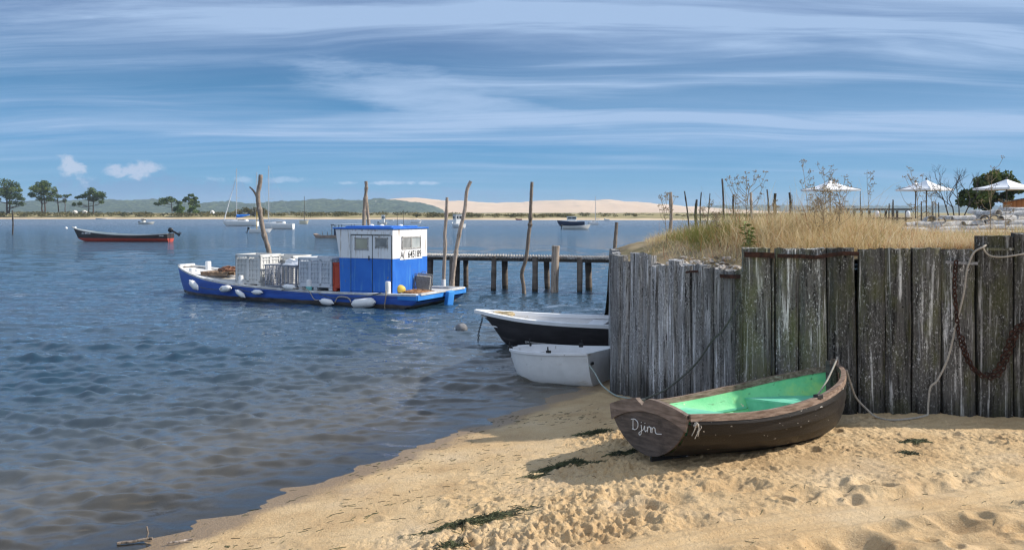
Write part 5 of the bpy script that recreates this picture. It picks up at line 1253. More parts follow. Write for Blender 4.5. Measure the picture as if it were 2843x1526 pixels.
o = MB().box((0, 0, .22), (.36, .10, .44), Euler((0, R(12), 0)).to_matrix(), .03).build("blue_canister", BLUEC); o.location = wm(barge) @ Vector((1.25, -.1, zq)); o.rotation_euler = (0, 0, BYAW + .4); tag(o, "small blue canister between the cabin and the wire basket", "canister")
# ================================================================== jetty
JY = 32.4
jt = thing("wooden_jetty", "long low wooden jetty on round posts behind the barge", "jetty", (1.2, JY, 0))
jz = H - (713 - YH) / F * JY; jx0, jx1 = at(1080, 700, 34.5).x, 6.2
def jy(x): return np.interp(x, [-4.5, 3.6, 6.2], [34.6, 32.2, 31.6])
mb = MB(); x = jx0; k = 0
while x < jx1:
    y = float(jy(x)); r_ = .052 * rng.uniform(.85, 1.1); mb.tube([(x, y - .08 + rng.uniform(-.02, .02), jz - .05), (x + .02, y + 1.35, jz - .05)], r_, 8); x += .108
mb.build("deck", mat("grey_deck_poles", (.20, .185, .17), (.42, .40, .38), 3, rough=.85, bump=.3), jt, world=True, smooth=True)
for oy in (.0, 1.2):
    bm_ = MB(); bm_.rows([[Vector((x, float(jy(x)) + oy - .05, jz - .10)), Vector((x, float(jy(x)) + oy - .05, jz - .21)), Vector((x, float(jy(x)) + oy + .06, jz - .21)), Vector((x, float(jy(x)) + oy + .06, jz - .10))] for x in np.linspace(jx0, jx1, 12)], closed=True); bm_.build("beam", W_DARK, jt, world=True)
WETP = zpaint("tidal_post", .10, ((.02, .018, .015), (.05, .045, .035)), ((.075, .060, .050), (.20, .165, .14)), rough=.85, amp=.06)
for (pt, pb, yb, w, top, dy) in ((1194, 1192, 800, 18, 716, .5), (1256, 1254, 815, 16, 715, .0), (1270, 1268, 805, 15, 722, 1.1), (1293, 1294, 800, 14, 722, 1.2), (1372, 1369, 811, 14.5, 714, -.05), (1401, 1403, 808, 17, 722, 1.1), (1486, 1485, 816, 16, 714, -.05), (1517, 1521, 808, 15.5, 722, 1.1), (1543, 1538, 815, 21, 682, -.25), (1610, 1609, 817, 15.5, 714, -.05), (1633, 1636, 810, 18, 722, 1.1), (1730, 1730, 815, 16, 714, -.05), (1765, 1765, 810, 16, 722, 1.1)):
    xt = (pt - CX) / F * (JY + dy); y = float(jy(xt)) + dy; a = at(pb, yb, y); a.z = -.6; b_ = at(pt, top, y); b_.z = H - (top - YH) / F * y
    if top == 714: b_.z = jz - .02
    if top == 722: b_.z = jz - .205
    mb = MB(); rr = w / F * y * .5; sp_ = [a.lerp(b_, s) for s in np.linspace(0, 1, 9)]; mb.tube(sp_, [rr * (1 + rng.uniform(-.06, .06)) for _ in sp_], 12); mb.build("post", WETP if top != 682 else W_POLE, jt, world=True, smooth=True)
# ================================================================== mooring poles
MG = "tall mooring poles round the barge and jetty"
def mpole(label, pts, d, w, seed, zb=-.7, m=W_POLE, wrap=None, fork=None):
    P = [at(px, py, d) for px, py in pts]; rad = w / F * d * .5
    t = thing("mooring_pole", label, "mooring pole", (P[0].x, d, 0), (0, 0, 0), MG)
    sp_ = spline([P[0] + (P[0] - P[1]).normalized() * ((P[0].z - zb) / max(.1, (P[1] - P[0]).normalized().z))] + P, 8); r = random.Random(seed); rr = [rad * (1.12 - .26 * i / len(sp_)) * (1 + r.uniform(-.08, .08)) for i in range(len(sp_))]
    for _ in range(3):
        k = r.randrange(8, len(sp_) - 2); rr[k] *= 1.25; rr[k - 1] *= 1.1
    mb = MB(); mb.tube(sp_, rr, 11)
    if fork: mb.tube(spline([at(px, py, d) for px, py in fork], 6), [rad * .62 * (1 - .35 * k / 12) for k in range(6 * (len(fork) - 1) + 1)], 8)
    mb.build("trunk", m, t, world=True, smooth=True)
    if wrap:
        w0 = at(*wrap[0], d); w1 = at(*wrap[1], d); q = MB(); q.tube([w0, w1], rad * 1.35, 12); q.build("white_sleeve", BOLL, t, world=True)
        q = MB(); q.tube(spline([w0 + Vector((math.cos(a) * rad * 1.5, math.sin(a) * rad * 1.5, -.03 - .02 * a * .16)) for a in np.linspace(0, 25, 40)], 2), .018, 5); q.build("rope_binding", ROPE_GREY, t, world=True)
mpole("forked mooring pole standing behind the pale crates, its branch pointing left", [(749, 712), (745, 690), (732, 645), (722, 590), (716, 545), (722, 508), (724, 485)], 38, 13, 1, fork=[(718, 560), (714, 548), (704, 530), (693, 519)])
mpole("taller pole of the bound pair behind the cabin roof", [(1010, 640), (1011, 600), (1013, 560), (1017, 525), (1016, 503)], 34, 9.5, 2); mpole("shorter slanting pole of the bound pair behind the cabin roof", [(1026, 640), (1022, 600), (1018, 560), (1015, 520)], 34.3, 8, 3)
mpole("thin knotty mooring pole with a white sleeve behind the barge's stern", [(1231, 800), (1233, 740), (1236, 680), (1235, 650), (1239, 600), (1241, 548)], 31.2, 9.5, 4, wrap=((1231, 796), (1231, 775)))
mpole("long mooring pole leaning right beside the barge's stern", [(1254, 800), (1259, 755), (1266, 700), (1277, 640), (1290, 585), (1296, 530), (1307, 503)], 31.6, 11, 5)
mpole("crooked tall mooring pole in front of the middle of the jetty", [(1455, 813), (1453, 790), (1449, 757), (1461, 715), (1468, 650), (1472, 618), (1474, 560), (1477, 505)], 32.0, 10.5, 6)
pole("post", "lone grey post rising behind the far corner of the timber wall", "post", [at(1706, 700, 24), at(1709, 660, 24), at(1712, 617, 24)], .055, W_POLE, None, 9, zbase=-.5)
# ================================================================== far shore
def build_spit():
    d = np.concatenate([np.linspace(330, 460, 70), np.linspace(464, 900, 50), np.geomspace(920, 2700, 14)]); t = np.linspace(-1.1, .75, 520)
    D, T = np.meshgrid(d, t, indexing='ij'); X = D * T
    sh0 = np.interp(T, [-1.1, -.62, -.45, -.2, .0, .2, .35, .75], [405, 400, 395, 385, 345, 335, 345, 365]) + 6 * fbm(X * .02, D * 0 + 3, 3, 3)
    k = D - sh0
    z = -1.0 + 1.0 * sst(-12, 0, k) + .55 * sst(0, 14, k) + (1.0 * sst(8, 40, k) + .7 * sst(40, 160, k)) * (0.75 + .9 * fbm(X * .03, D * .03, 6, 3)) + .5 * fbm(X * .09, D * .09, 7, 3) * sst(8, 25, k)
    m, nt, b = nodes("spit_ground"); vv = coords(nt, (1, 1, 1), False)
    kk = N(nt, "ShaderNodeAttribute", attribute_name="inland").outputs["Fac"]
    sand = ramp(nt, [(.3, (.50, .36, .22)), (.7, (.62, .48, .32))], noise(nt, vv, .08, 5, .6))
    veg = ramp(nt, [(.30, (.10, .095, .035)), (.5, (.23, .19, .075)), (.68, (.38, .30, .14))], noise(nt, vv, .05, 6, .7))
    f = smooth(nt, 6, 22, mth(nt, 'ADD', kk, mth(nt, 'MULTIPLY', mth(nt, 'SUBTRACT', noise(nt, vv, .05, 5, .65), .5), 46)))
    nt.links.new(mixc(nt, f, sand, veg), b.inputs["Base Color"]); b.inputs["Roughness"].default_value = .95
    o = np_mesh("sandbank", np.stack([X, D, z], -1).reshape(-1, 3), grid_faces(len(d), len(t)), m, attrs={"inland": k}); struct(o, "low grassy sandbank across the bay", "sandbank")
    return sh0
build_spit()
def sz_(px, d):
    "height of the sandbank, roughly"
    return 1.6
def leafmat(name, c1, c2, c3):
    m, nt, b = nodes(name); a = N(nt, "ShaderNodeAttribute", attribute_name="tone").outputs["Fac"]
    c = ramp(nt, [(0, c1), (.5, c2), (1, c3)], a); nt.links.new(c, b.inputs["Base Color"]); b.inputs["Roughness"].default_value = .7; b.inputs["Specular IOR Level"].default_value = .2
    tl_ = N(nt, "ShaderNodeBsdfTranslucent"); nt.links.new(c, tl_.inputs["Color"]); mx = N(nt, "ShaderNodeMixShader"); mx.inputs[0].default_value = .25
    nt.links.new(b.outputs[0], mx.inputs[1]); nt.links.new(tl_.outputs[0], mx.inputs[2]); nt.links.new(mx.outputs[0], nt.nodes["Material Output"].inputs["Surface"]); return m
PINEL = leafmat("pine_needles", (.026, .044, .016), (.07, .11, .034), (.17, .21, .06))
BUSHL = leafmat("heath_leaves", (.045, .048, .018), (.115, .105, .038), (.24, .20, .085))
TREEL = leafmat("tree_leaves", (.022, .036, .012), (.065, .095, .026), (.17, .21, .05))
BARK = mat("pine_bark", (.045, .032, .026), (.12, .085, .068), 3, rough=.9)
def leaf_cloud(cl, n, size, seed, flat=.6):
    "many small leaf faces in clumps; cl = (centre, radii)"
    r = np.random.RandomState(seed); P = []; T = []
    for (c, rad) in cl:
        k = max(8, int(n * (rad[0] * rad[1] * rad[2]) ** (1 / 3.)))
        v = r.normal(0, 1, (k, 3)); v /= np.linalg.norm(v, axis=1)[:, None]; v *= (r.uniform(.25, 1.05, k) ** .6)[:, None]
        P.append(np.array(c) + v * np.array(rad)); T.append(np.clip(.5 + r.normal(0, .22) + r.normal(0, .16, k), 0, 1))
    P = np.concatenate(P); T = np.concatenate(T); k = len(P)
    u = r.normal(0, 1, (k, 3)); u /= np.linalg.norm(u, axis=1)[:, None]; w = r.normal(0, 1, (k, 3)); w -= u * (u * w).sum(1)[:, None]; w /= np.linalg.norm(w, axis=1)[:, None]
    s = size * r.uniform(.6, 1.3, k)[:, None]; V = np.stack([P - u * s, P + w * s * .55, P + u * s, P - w * s * .55], 1).reshape(-1, 3)
    return V, np.arange(k * 4).reshape(-1, 4), np.repeat(T, 4)
def tree(name, label, cat, base, h, clumps, trunks, size=.35, n=46, lm=PINEL, group=None, seed=0, flat=1.0):
    t = thing(name, label, cat, base, (0, 0, 0), group); r = random.Random(seed); mb = MB()
    for (x0, x1, top, rad) in trunks:
        pts = [Vector((x0 + (x1 - x0) * s + r.uniform(-.03, .03) * h * s * .5, r.uniform(-.02, .02) * h, top * s)) for s in np.linspace(0, 1, 6)]
        mb.tube(pts, [rad * (1.15 - .75 * s) for s in np.linspace(0, 1, 6)], 7)
        for (c, rd) in clumps[::2]:
            k = min(4, max(1, int(6 * min(.85, (c[2] / top) * .7)))); mb.tube([pts[k], pts[k].lerp(Vector(c), .6) + Vector((0, 0, -.04 * h)), Vector(c)], [rad * .4, rad * .25, rad * .1], 5)
    mb.build("trunk", BARK, t, smooth=True); V, Fq, T = leaf_cloud(clumps, n, size, seed); np_mesh("crown", V, Fq, lm, t, smooth=False, attrs={"tone": T}); return t
def pclumps(pts, s, dz=.6, seed=0, depth=1.0):
    "pine clumps from (x, z, r) in metres"
    r = random.Random(seed); return [((x + r.uniform(-.2, .2), r.uniform(-1, 1) * rr * depth * 1.1, z), (rr, rr, rr * dz)) for x, z, rr in pts]
PGN = "pines on the sandbank"
def pine(px, py, d, lobes, trunks, label, seed, size=.42, name="pine_tree", lm=PINEL, extra=2, cat="pine tree", n=60, dz=.62):
    "lobes and trunks given in photograph pixels round the foot of the tree"
    k = d / F; base = at(px, py, d); r = random.Random(seed); cl = []
    for (lx, ly, lr) in lobes:
        for q in range(extra + 1):
            cl.append(((((lx - px) + (r.uniform(-.55, .55) * lr if q else 0)) * k, r.uniform(-1, 1) * lr * k * 1.5, ((py - ly) + (r.uniform(-.5, .5) * lr * .6 if q else 0)) * k), (lr * k * (.62 if q else .8), lr * k * .8, lr * k * dz * (.7 if q else .9))))
    hh = (py - min(l[1] for l in lobes)) * k
    return tree(name, label, cat, base, hh, cl, [((a - px) * k, (b_ - px) * k, (py - tp) * k, w * k) for a, b_, tp, w in trunks], size, n, lm, PGN if cat == "pine tree" else None, seed)
pine(23, 592, 430, [(20, 508, 22), (2, 520, 20), (42, 520, 20), (22, 530, 24), (55, 528, 12), (0, 540, 18), (45, 545, 18), (20, 548, 16), (60, 552, 12), (-12, 552, 14), (52, 565, 14)], [(20, 18, 520, 2.4), (26, 28, 530, 2.2)], "large dark pine at the far left of the sandbank", 1)
pine(120, 592, 425, [(112, 508, 15), (128, 514, 17), (96, 520, 15), (115, 525, 20), (140, 525, 13), (105, 537, 16), (130, 540, 18), (86, 542, 12), (148, 532, 8), (112, 552, 12), (128, 552, 12)], [(118, 113, 530, 2.0), (125, 122, 530, 2.0)], "round crowned pine with two trunks, second from the left", 2)
pine(163, 588, 440, [(157, 530, 5), (163, 545, 9), (182, 545, 9), (150, 555, 9), (175, 558, 9), (192, 541, 5), (140, 552, 8)], [(163, 158, 526, 1.6), (181, 180, 545, 1.1)], "thin sparse pine between the two broad ones", 3, n=34)
pine(261, 592, 430, [(262, 530, 15), (276, 538, 14), (248, 537, 13), (232, 546, 13), (270, 548, 16), (215, 548, 8), (285, 541, 9), (250, 551, 12), (282, 560, 9), (205, 567, 8), (225, 566, 9)], [(260, 258, 540, 1.7), (246, 246, 548, 1.5)], "wide flat topped pine leaning to the right, fourth from the left", 4)
pine(478, 588, 430, [(446, 556, 11), (466, 553, 12), (480, 556, 11), (440, 567, 8), (455, 563, 12), (492, 562, 9)], [(478, 475, 556, 1.4)], "small spreading pine left of the bushy evergreen", 5)
pine(528, 588, 425, [(530, 542, 9), (540, 550, 9), (518, 552, 11), (530, 555, 12), (545, 560, 8), (510, 557, 8), (530, 565, 10), (548, 570, 8)], [(527, 527, 545, 1.3)], "upright small pine beside the first sailing boat", 6)
pine(500, 590, 420, [(500, 572, 10), (493, 580, 11), (508, 581, 11), (502, 588, 10)], [(501, 501, 575, 1.2)], "bright green bushy evergreen between the two small pines", 7, name="evergreen_bush", lm=leafmat("bright_needles", (.035, .06, .015), (.085, .14, .03), (.16, .22, .06)), cat="evergreen bush", n=70)
pine(540, 592, 418, [(538, 578, 10), (530, 585, 9), (546, 586, 9)], [(539, 539, 580, 1.0)], "low bright green evergreen at the foot of the upright small pine", 8, name="evergreen_bush", lm=bpy.data.materials["bright_needles"], cat="evergreen bush", n=70)
pine(703, 594, 415, [(665, 588, 12), (685, 582, 13), (705, 582, 13), (725, 583, 13), (740, 588, 10), (655, 592, 9), (700, 590, 14)], [(690, 690, 585, 1), (715, 715, 585, 1)], "broad olive green thicket behind the masts of the sailing boats", 9, name="thicket", lm=BUSHL, cat="thicket", n=60)
def build_heath():
    r = np.random.RandomState(3); cl = []
    for _ in range(620):
        t = r.uniform(-.72, .30); d = r.uniform(0, 1) ** 1.6 * 130 + np.interp(t, [-.72, -.45, -.2, 0, .3], [412, 408, 398, 362, 350]); x = t * d
        if fbm(np.array([x * .02]), np.array([d * .03]), 12, 2)[0] < -.10 + (.10 if t > -.05 else 0): continue
        s = r.uniform(.7, 1.8) * (.8 if t > -.05 else 1.15); cl.append(((x, d, 1.3 + s * .35 + .004 * (d - 360)), (s * 1.9, s * 1.4, s * .65)))
    V, Fq, T = leaf_cloud(cl, 46, .38, 4); o = np_mesh("heath_shrubs", V, Fq, BUSHL, smooth=False, attrs={"tone": T}); tag(o, "olive heath shrubs growing along the sandbank shore", "shrubs", kind="stuff")
build_heath()
# hills and the great dune
def ridge(name, pts, d0, d1, m, label, cat, amp, seed, fine=0, nx=700, base=592):
    xs = np.linspace(pts[0][0], pts[-1][0], nx); top = np.interp(xs, [p[0] for p in pts], [p[1] for p in pts]); rows = []; n = 34
    for i in range(n):
        s = i / (n - 1); d = d0 + (d1 - d0) * s; prof = math.sin(min(1, s / .72) * math.pi / 2) ** 1.15 if s < .72 else math.cos((s - .72) / .28 * math.pi / 2) ** .7
        X = (xs - CX) / F * (d0 + (d1 - d0) * .72) ; zt = H + (590 - top) / F * (d0 + (d1 - d0) * .72)
        z = (zt - 1) * prof + 1 + (amp * fbm(X * .011 + 9, np.full_like(X, d * .011), seed, 4) + fine * np.abs(fbm(X * .06, np.full_like(X, d * .06), seed + 5, 3))) * min(1, prof * 1.4) * np.clip((zt - 3) / 14, 0, 1)
        rows.append(np.stack([X, np.full_like(X, d), z], -1))
    o = np_mesh(name, np.stack(rows).reshape(-1, 3), grid_faces(n, nx), m); struct(o, label, cat)
m, nt, b = nodes("forest_cover"); vv = coords(nt, (1, 1, 1), False)
c = ramp(nt, [(.36, (.012, .024, .016)), (.5, (.045, .072, .036)), (.64, (.13, .155, .07))], noise(nt, vv, .05, 6, .75))
c = mixc(nt, smooth(nt, .66, .70, noise(nt, vv, .022, 6, .7)), c, (.45, .42, .38)); nt.links.new(c, b.inputs["Base Color"]); b.inputs["Roughness"].default_value = .95
bp = N(nt, "ShaderNodeBump"); bp.inputs["Strength"].default_value = 1; bp.inputs["Distance"].default_value = 14; nt.links.new(noise(nt, vv, .05, 5, .7), bp.inputs["Height"]); nt.links.new(bp.outputs[0], b.inputs["Normal"]); FOREST = m
SANDF = mat("dune_sand", (.60, .42, .27), (.70, .51, .34), .004, rough=.95, stains=[((.40, .33, .22), .02, .62, .74, (1, 1, 3))])
ridge("forested_hills", [(-500, 572), (-200, 566), (60, 566), (180, 562), (260, 558), (340, 559), (420, 557), (480, 561), (540, 565), (640, 567), (740, 569), (800, 565), (850, 559), (900, 556), (960, 558), (1020, 559), (1060, 559), (1120, 561), (1160, 565), (1200, 575), (1235, 588), (1250, 594)], 1900, 2700, FOREST, "distant pine covered hills beyond the sandbank", "hills", 8, 4, 7)
ridge("sand_dune", [(1000, 590), (1030, 572), (1055, 557), (1090, 553), (1120, 551.5), (1165, 551), (1190, 553), (1230, 558), (1290, 560), (1340, 560), (1400, 563), (1450, 561.5), (1500, 557), (1550, 554.5), (1580, 553), (1640, 557), (1670, 555.5), (1720, 560), (1780, 564), (1850, 570), (1930, 577), (2050, 584), (2150, 592)], 2400, 3400, SANDF, "huge pale sand dune on the far shore", "dune", 6, 11, 0)
ridge("forested_hills", [(1860, 592), (1900, 580), (1990, 576), (2080, 575), (2200, 576), (2400, 577), (2700, 578), (3200, 580)], 3600, 4600, FOREST, "low distant wooded ridge right of the dune", "hills", 8, 4, 21)
# ================================================================== moored boats
HW = mat("white_gelcoat", (.76, .76, .76), (.82, .82, .82), 1, rough=.35); HG = mat("pale_grey_gelcoat", (.52, .52, .50), (.62, .62, .60), 1, rough=.4); HN = mat("navy_gelcoat", (.02, .03, .07), (.03, .045, .09), 1, rough=.3)
GLS = mat("dark_boat_glass", (.02, .025, .03), (.05, .06, .07), 1, rough=.1, spec=.6); ALU = mat("pale_mast_metal", (.50, .50, .50), (.62, .62, .62), 2, rough=.4, metal=.3); BLUEC2 = mat("blue_sail_cover", (.02, .16, .60), (.04, .24, .72), 2, rough=.8); BLK = mat("black_outboard", (.012, .012, .014), (.03, .03, .032), 3, rough=.35)
YEL = mat("yellow_mast", (.52, .32, .05), (.62, .42, .08), 2, rough=.5); CREAM = mat("cream_hull", (.60, .55, .42), (.70, .64, .50), 2, rough=.5); REDA = mat("red_hull", (.40, .06, .03), (.50, .10, .05), 2, rough=.5)
def simple_hull(L, b, f, m, parent, fb=None, inner=True, name="hull", deck=None, rake=.3):
    h = Hull(L, [(0, b * .86), (.35, b), (.65, b * .86), (.85, b * .5), (1, .02)], [(0, f), (.5, f), (1, fb or f * 1.35)], [(0, -.15), (.7, -.15), (.9, .0), (1, f * .5)], e1=.45, e2=1.3, rake=rake)
    h.outer(18).build(name, m, parent, smooth=True); h.transom(.03, []).build("transom", m, parent)
    dm = h.inner(.04, 16, .01, .97) if inner else h.deckpoly(0, .99, f - .02, .0, 14, .03)
    dm.build("lining" if inner else "deck", deck or m, parent, smooth=inner); return h
def outboard(parent, x, z, s=1.0, tilt=0, m=BLK):
    o_ = MB(); T = Euler((0, R(tilt), 0)).to_matrix()
    o_.box((0, 0, .28 * s), (.42 * s, .30 * s, .42 * s), None, .10 * s); o_.box((-.02 * s, 0, -.25 * s), (.18 * s, .12 * s, .75 * s), None, .04 * s); o_.box((-.10 * s, 0, -.55 * s), (.34 * s, .04 * s, .05 * s)); o_.lathe([(.02, -.2 * s), (.06 * s, -.12 * s), (.06 * s, .12 * s), (.03 * s, .17 * s)], 8, (-.05 * s, 0, -.68 * s), Euler((0, R(90), 0)).to_matrix())
    for k in range(3): o_.box((-.24 * s, .09 * s * math.cos(k * 2.1), -.68 * s + .09 * s * math.sin(k * 2.1)), (.02, .10 * s, .10 * s))
    o_.tube([(.15 * s, 0, .2 * s), (.6 * s, .02, .30 * s)], .025 * s, 5)
    o_.V = [T @ v + Vector((x, 0, z)) for v in o_.V]; return o_.build("outboard_motor", m, parent, smooth=True)
# black and red pinasse
d_ = wd(671); p0 = at(474, 671, d_); p1 = at(204, 671, d_ + 1.5); L_ = (p1 - p0).length
pi = thing("long_boat", "long black open boat with a red bottom and a raised outboard, moored at the left", "open boat", (p0.x, p0.y, 0), (0, 0, math.atan2(p1.y - p0.y, p1.x - p0.x)))
PH = zpaint("black_red_hull", .36, ((.36, .045, .03), (.48, .08, .05)), ((.014, .012, .012), (.045, .036, .036)), amp=.05)
h = Hull(L_, [(0, .72), (.3, .95), (.6, .85), (.85, .45), (1, .03)], [(0, .84), (.25, .70), (.5, .72), (.75, .92), (.92, 1.18), (1, 1.40)], [(0, -.1), (.75, -.15), (.9, .0), (1, .30)], e1=.55, e2=1.2, rake=.55)
h.outer(34).build("hull", PH, pi, smooth=True); h.transom(.05, []).build("transom", PH, pi); h.inner(.05, 30, .01, .97).build("lining", mat("pale_turquoise_inside", (.36, .54, .56), (.50, .66, .68), 2, rough=.6), pi, smooth=True)
for s_ in (1, -1): h.rail(s_, .06, .03, .05, .03, 34).build("gunwale", HG, pi)
h.deckpoly(.30, .34, .60, .05, 3).build("thwart", HG, pi); h.deckpoly(.60, .64, .62, .05, 3).build("thwart", HG, pi); h.deckpoly(.80, .96, .92, .05, 6).build("foredeck", HG, pi)
MB().box((L_ + .02, 0, 1.42), (.30, .07, .12), Euler((0, R(-35), 0)).to_matrix()).build("stem_head", HG, pi)
outboard(pi, -.25, 1.05, 1.15, 62)
M2 = Matrix(((-1, 0, 0, 0), (0, 0, 1, 0), (0, 1, 0, 0), (0, 0, 0, 1)))
xt = L_ * .865; text_mesh("AC 884120", .24, "registration_number", HW, pi, Matrix.Translation((xt - .3, h.hw(.835, .9, 0) + .035, .86)) @ Matrix.Rotation(-.14, 4, 'Z') @ M2, 1.0, .006)
text_mesh("TITOU", .17, "boat_name", HW, pi, Matrix.Translation((L_ * .055, h.hw(.05, .66, 0) + .03, .62)) @ M2, 1.0, .004)
def sail(px0, px1, yw, pmast, ytop, bowleft, label, hullm=HW, f=.75, mastm=ALU, lower=None, boom=None, cover=None, jib=None, cabin=True, mr=.055, name="sailing_boat", spread=None, motor=False, dyaw=0.0):
    d = wd(yw); a = at(px0, yw, d); b_ = at(px1, yw, d); L = (b_ - a).length; st, bo = (b_, a) if bowleft else (a, b_)
    yaw = (math.pi if bowleft else 0) + dyaw; t = thing(name, label, "sailing boat", (st.x, st.y, 0), (0, 0, yaw)); bw = min(1.25, L * .19)
    h = simple_hull(L, bw, f, hullm, t, f * 1.15, inner=not cabin, deck=HW)
    if cabin:
        q = MB(); q.rows([[Vector((L * u, s_ * bw * w * .62, f + hh)) for s_ in (-1, -.9, .9, 1)] for u, w, hh in ((.28, .9, 0), (.30, .9, .40), (.50, .9, .46), (.62, .75, .40), (.80, .45, .05))]); q.rows([[Vector((L * u, s_ * bw * w * .62, f + hh)), Vector((L * u, s_ * bw * w * .64, f - .05))] for s_ in (1,) for u, w, hh in ((.28, .9, .0), (.30, .9, .40), (.50, .9, .46), (.62, .75, .40), (.80, .45, .05))]); q.rows([[Vector((L * u, s_ * bw * w * .62, f + hh)), Vector((L * u, s_ * bw * w * .64, f - .05))] for s_ in (-1,) for u, w, hh in ((.28, .9, .0), (.30, .9, .40), (.50, .9, .46), (.62, .75, .40), (.80, .45, .05))], flip=True); q.build("coachroof", HW, t)
        for s_ in (1, -1): MB().box((L * .44, s_ * bw * .565, f + .24), (L * .20, .03, .14)).build("cabin_window", GLS, t)
    xm = abs((pmast - CX) / F * d - st.x); zt = H - (ytop - YH) / F * d; m_ = MB(); z0 = f + (.35 if cabin else 0)
    if lower: m_.tube([(xm, 0, z0), (xm, 0, zt * .42)], mr * 1.3, 6); m_.build("lower_mast", lower, t); m_ = MB(); m_.tube([(xm, 0, zt * .42), (xm, 0, zt)], mr, 6); m_.build("mast", mastm, t)
    else: m_.tube([(xm, 0, z0), (xm, 0, zt)], [mr, mr * .8], 6); m_.build("mast", mastm, t)
    rg = MB()
    if spread:
        zs = H - (spread - YH) / F * d; rg.tube([(xm, -.9, zs), (xm, .9, zs)], .03, 4); rg.tube([(xm - .9, .2, zs), (xm + .3, 0, zs)], .03, 4)
    for e in ((L * .98, 0, f * 1.15), (.02, 0, f), (xm - .1, bw * .9, f), (xm - .1, -bw * .9, f)): rg.tube([(xm, 0, zt - .1), e], .010, 3)
    rg.build("rigging", ALU, t)
    if boom: q = MB(); q.tube([(xm, 0, f + .95), (xm - boom, .1, f + .75 if not cover else f + 1.35)], .05, 6); q.build("boom", ALU if not cover else HW, t)
    if cover: q = MB(); q.tube([(xm - .05, 0, f + 1.25), (xm - .3, .02, f + 1.1), (xm - boom * .5, .05, f + 1.25), (xm - boom * .95, .1, f + 1.42)], [.34, .36, .28, .10], 9); q.build("sail_cover", cover, t, smooth=True)
    if jib: q = MB(); q.tube([(L * .95, 0, f + .4), (xm + .2, 0, zt * .82)], [.10, .06], 6); q.build("furled_jib", HW, t)
    if motor: outboard(t, -.3, f * .8, .8, 20)
    return t
sail(618, 715, 628, 657, 468, True, "white sailing boat with a bright blue boom cover", f=1.1, boom=3.0, cover=BLUEC2, jib=True, spread=549, mr=.075)
sail(730, 815, 636, 746, 460, True, "white sailing boat with a bare boom, right of the forked pole", f=1.0, boom=3.0, spread=551, mr=.065, dyaw=.0)
sail(694, 757, 646, 713, 478, False, "small open white sailing boat with a yellow lower mast", f=.55, lower=YEL, cabin=False, motor=True, mr=.045)
sail(832, 858, 622, 845, 545, False, "tiny cream sailing boat alone before the wooded hills", hullm=CREAM, f=.95, mastm=W_DARK, cabin=False, mr=.07)
sail(1630, 1661, 624, 1653, 545, True, "little distant sailing boat near the dune, right of the motor yacht", f=.6, mr=.07, boom=1.2)
def motorboat(px0, px1, yw, label, bowleft=True, f=.7, cab=None, hullm=HW, dyaw=0.0, Lr=None, motor=True, name="motor_boat", canopy=None, bw=None, fb=None):
    d = wd(yw); a = at(px0, yw, d); b_ = at(px1, yw, d); W = (b_ - a).length; L = Lr or W; yaw = (math.pi if bowleft else 0) + dyaw; c = (a + b_) / 2; dr = Vector((math.cos(yaw), math.sin(yaw), 0))
    st = c - dr * L / 2; t = thing(name, label, "motor boat", (st.x, st.y, 0), (0, 0, yaw)); bw = bw or min(1.3, L * .21); simple_hull(L, bw, f, hullm, t, fb or f * 1.4, deck=HW)
    if cab:
        u0, u1, hh, m_ = cab; q = MB(); q.box((L * (u0 + u1) / 2, 0, f + hh / 2 - .1), (L * (u1 - u0), bw * 1.35, hh), None, .10); q.build("cabin", m_, t)
        w = MB(); w.box((L * (u0 + u1) / 2, 0, f + hh * .66), (L * (u1 - u0) + .03, bw * 1.37, hh * .30)); w.build("windows", GLS, t)
        p_ = MB()
        for s_ in (-1, 0, 1): p_.box((L * u0 - .02, s_ * bw * .6, f + hh * .66), (.06, .10, hh * .34))
        for s_ in (-1, 1):
            for u in (u0, (u0 + u1) / 2, u1): p_.box((L * u, s_ * bw * .69, f + hh * .66), (.10, .04, hh * .34))
        p_.box((L * (u0 + u1) / 2, 0, f + hh - .06), (L * (u1 - u0) + .25, bw * 1.5, .08)); p_.build("window_posts", m_, t)
    if canopy: q = MB(); q.rows([[Vector((L * u, s_ * bw * .9, f + hh)) for s_ in (-1, -.5, 0, .5, 1)] for u, hh in canopy]); q.build("cover", HW, t)
    if motor: outboard(t, -.2, f * .75, .8, 0)
    return t
motorboat(388, 430, 623, "white inflatable boat with a grey stern, moored in front of the sandbank", False, .55, hullm=HG, cab=(.18, .34, .9, HG), bw=.95)
motorboat(1052, 1077, 624, "small white boat with a tall wheelhouse above the barge cabin's roof", False, .55, cab=(.32, .66, 1.9, HW), hullm=HG)
motorboat(1141, 1171, 620, "white covered speedboat above the right edge of the barge cabin", False, .55, canopy=[(.0, .35), (.3, .8), (.55, .75), (.95, .2)], motor=False)
motorboat(1079, 1096, 613, "tiny white boat beached under the wooded hill", False, .5, motor=False, name="beached_boat")
motorboat(1254, 1286, 632, "white fishing boat with a square wheelhouse seen from astern beside the leaning pole", True, .8, cab=(.35, .66, 1.9, HW), dyaw=R(-62), Lr=4.6)
motorboat(1546, 1622, 627, "white motor yacht with a dark navy hull before the dune", True, 1.0, cab=(.30, .62, 1.15, HW), hullm=HN, motor=False, fb=1.25)
motorboat(1562, 1640, 637, "low pale grey skiff in front of the motor yacht", False, .62, hullm=HG, fb=.95)
motorboat(1430, 1449, 611, "tiny red and white boat drawn up on the sandbank", True, .5, hullm=REDA, motor=False, name="beached_boat", canopy=[(.0, .3), (.5, .8), (.9, .3)])
motorboat(1676, 1692, 613, "tiny white boat drawn up at the right end of the sandbank", True, .6, motor=False, name="beached_boat", canopy=[(.1, .3), (.5, .6), (.9, .2)])
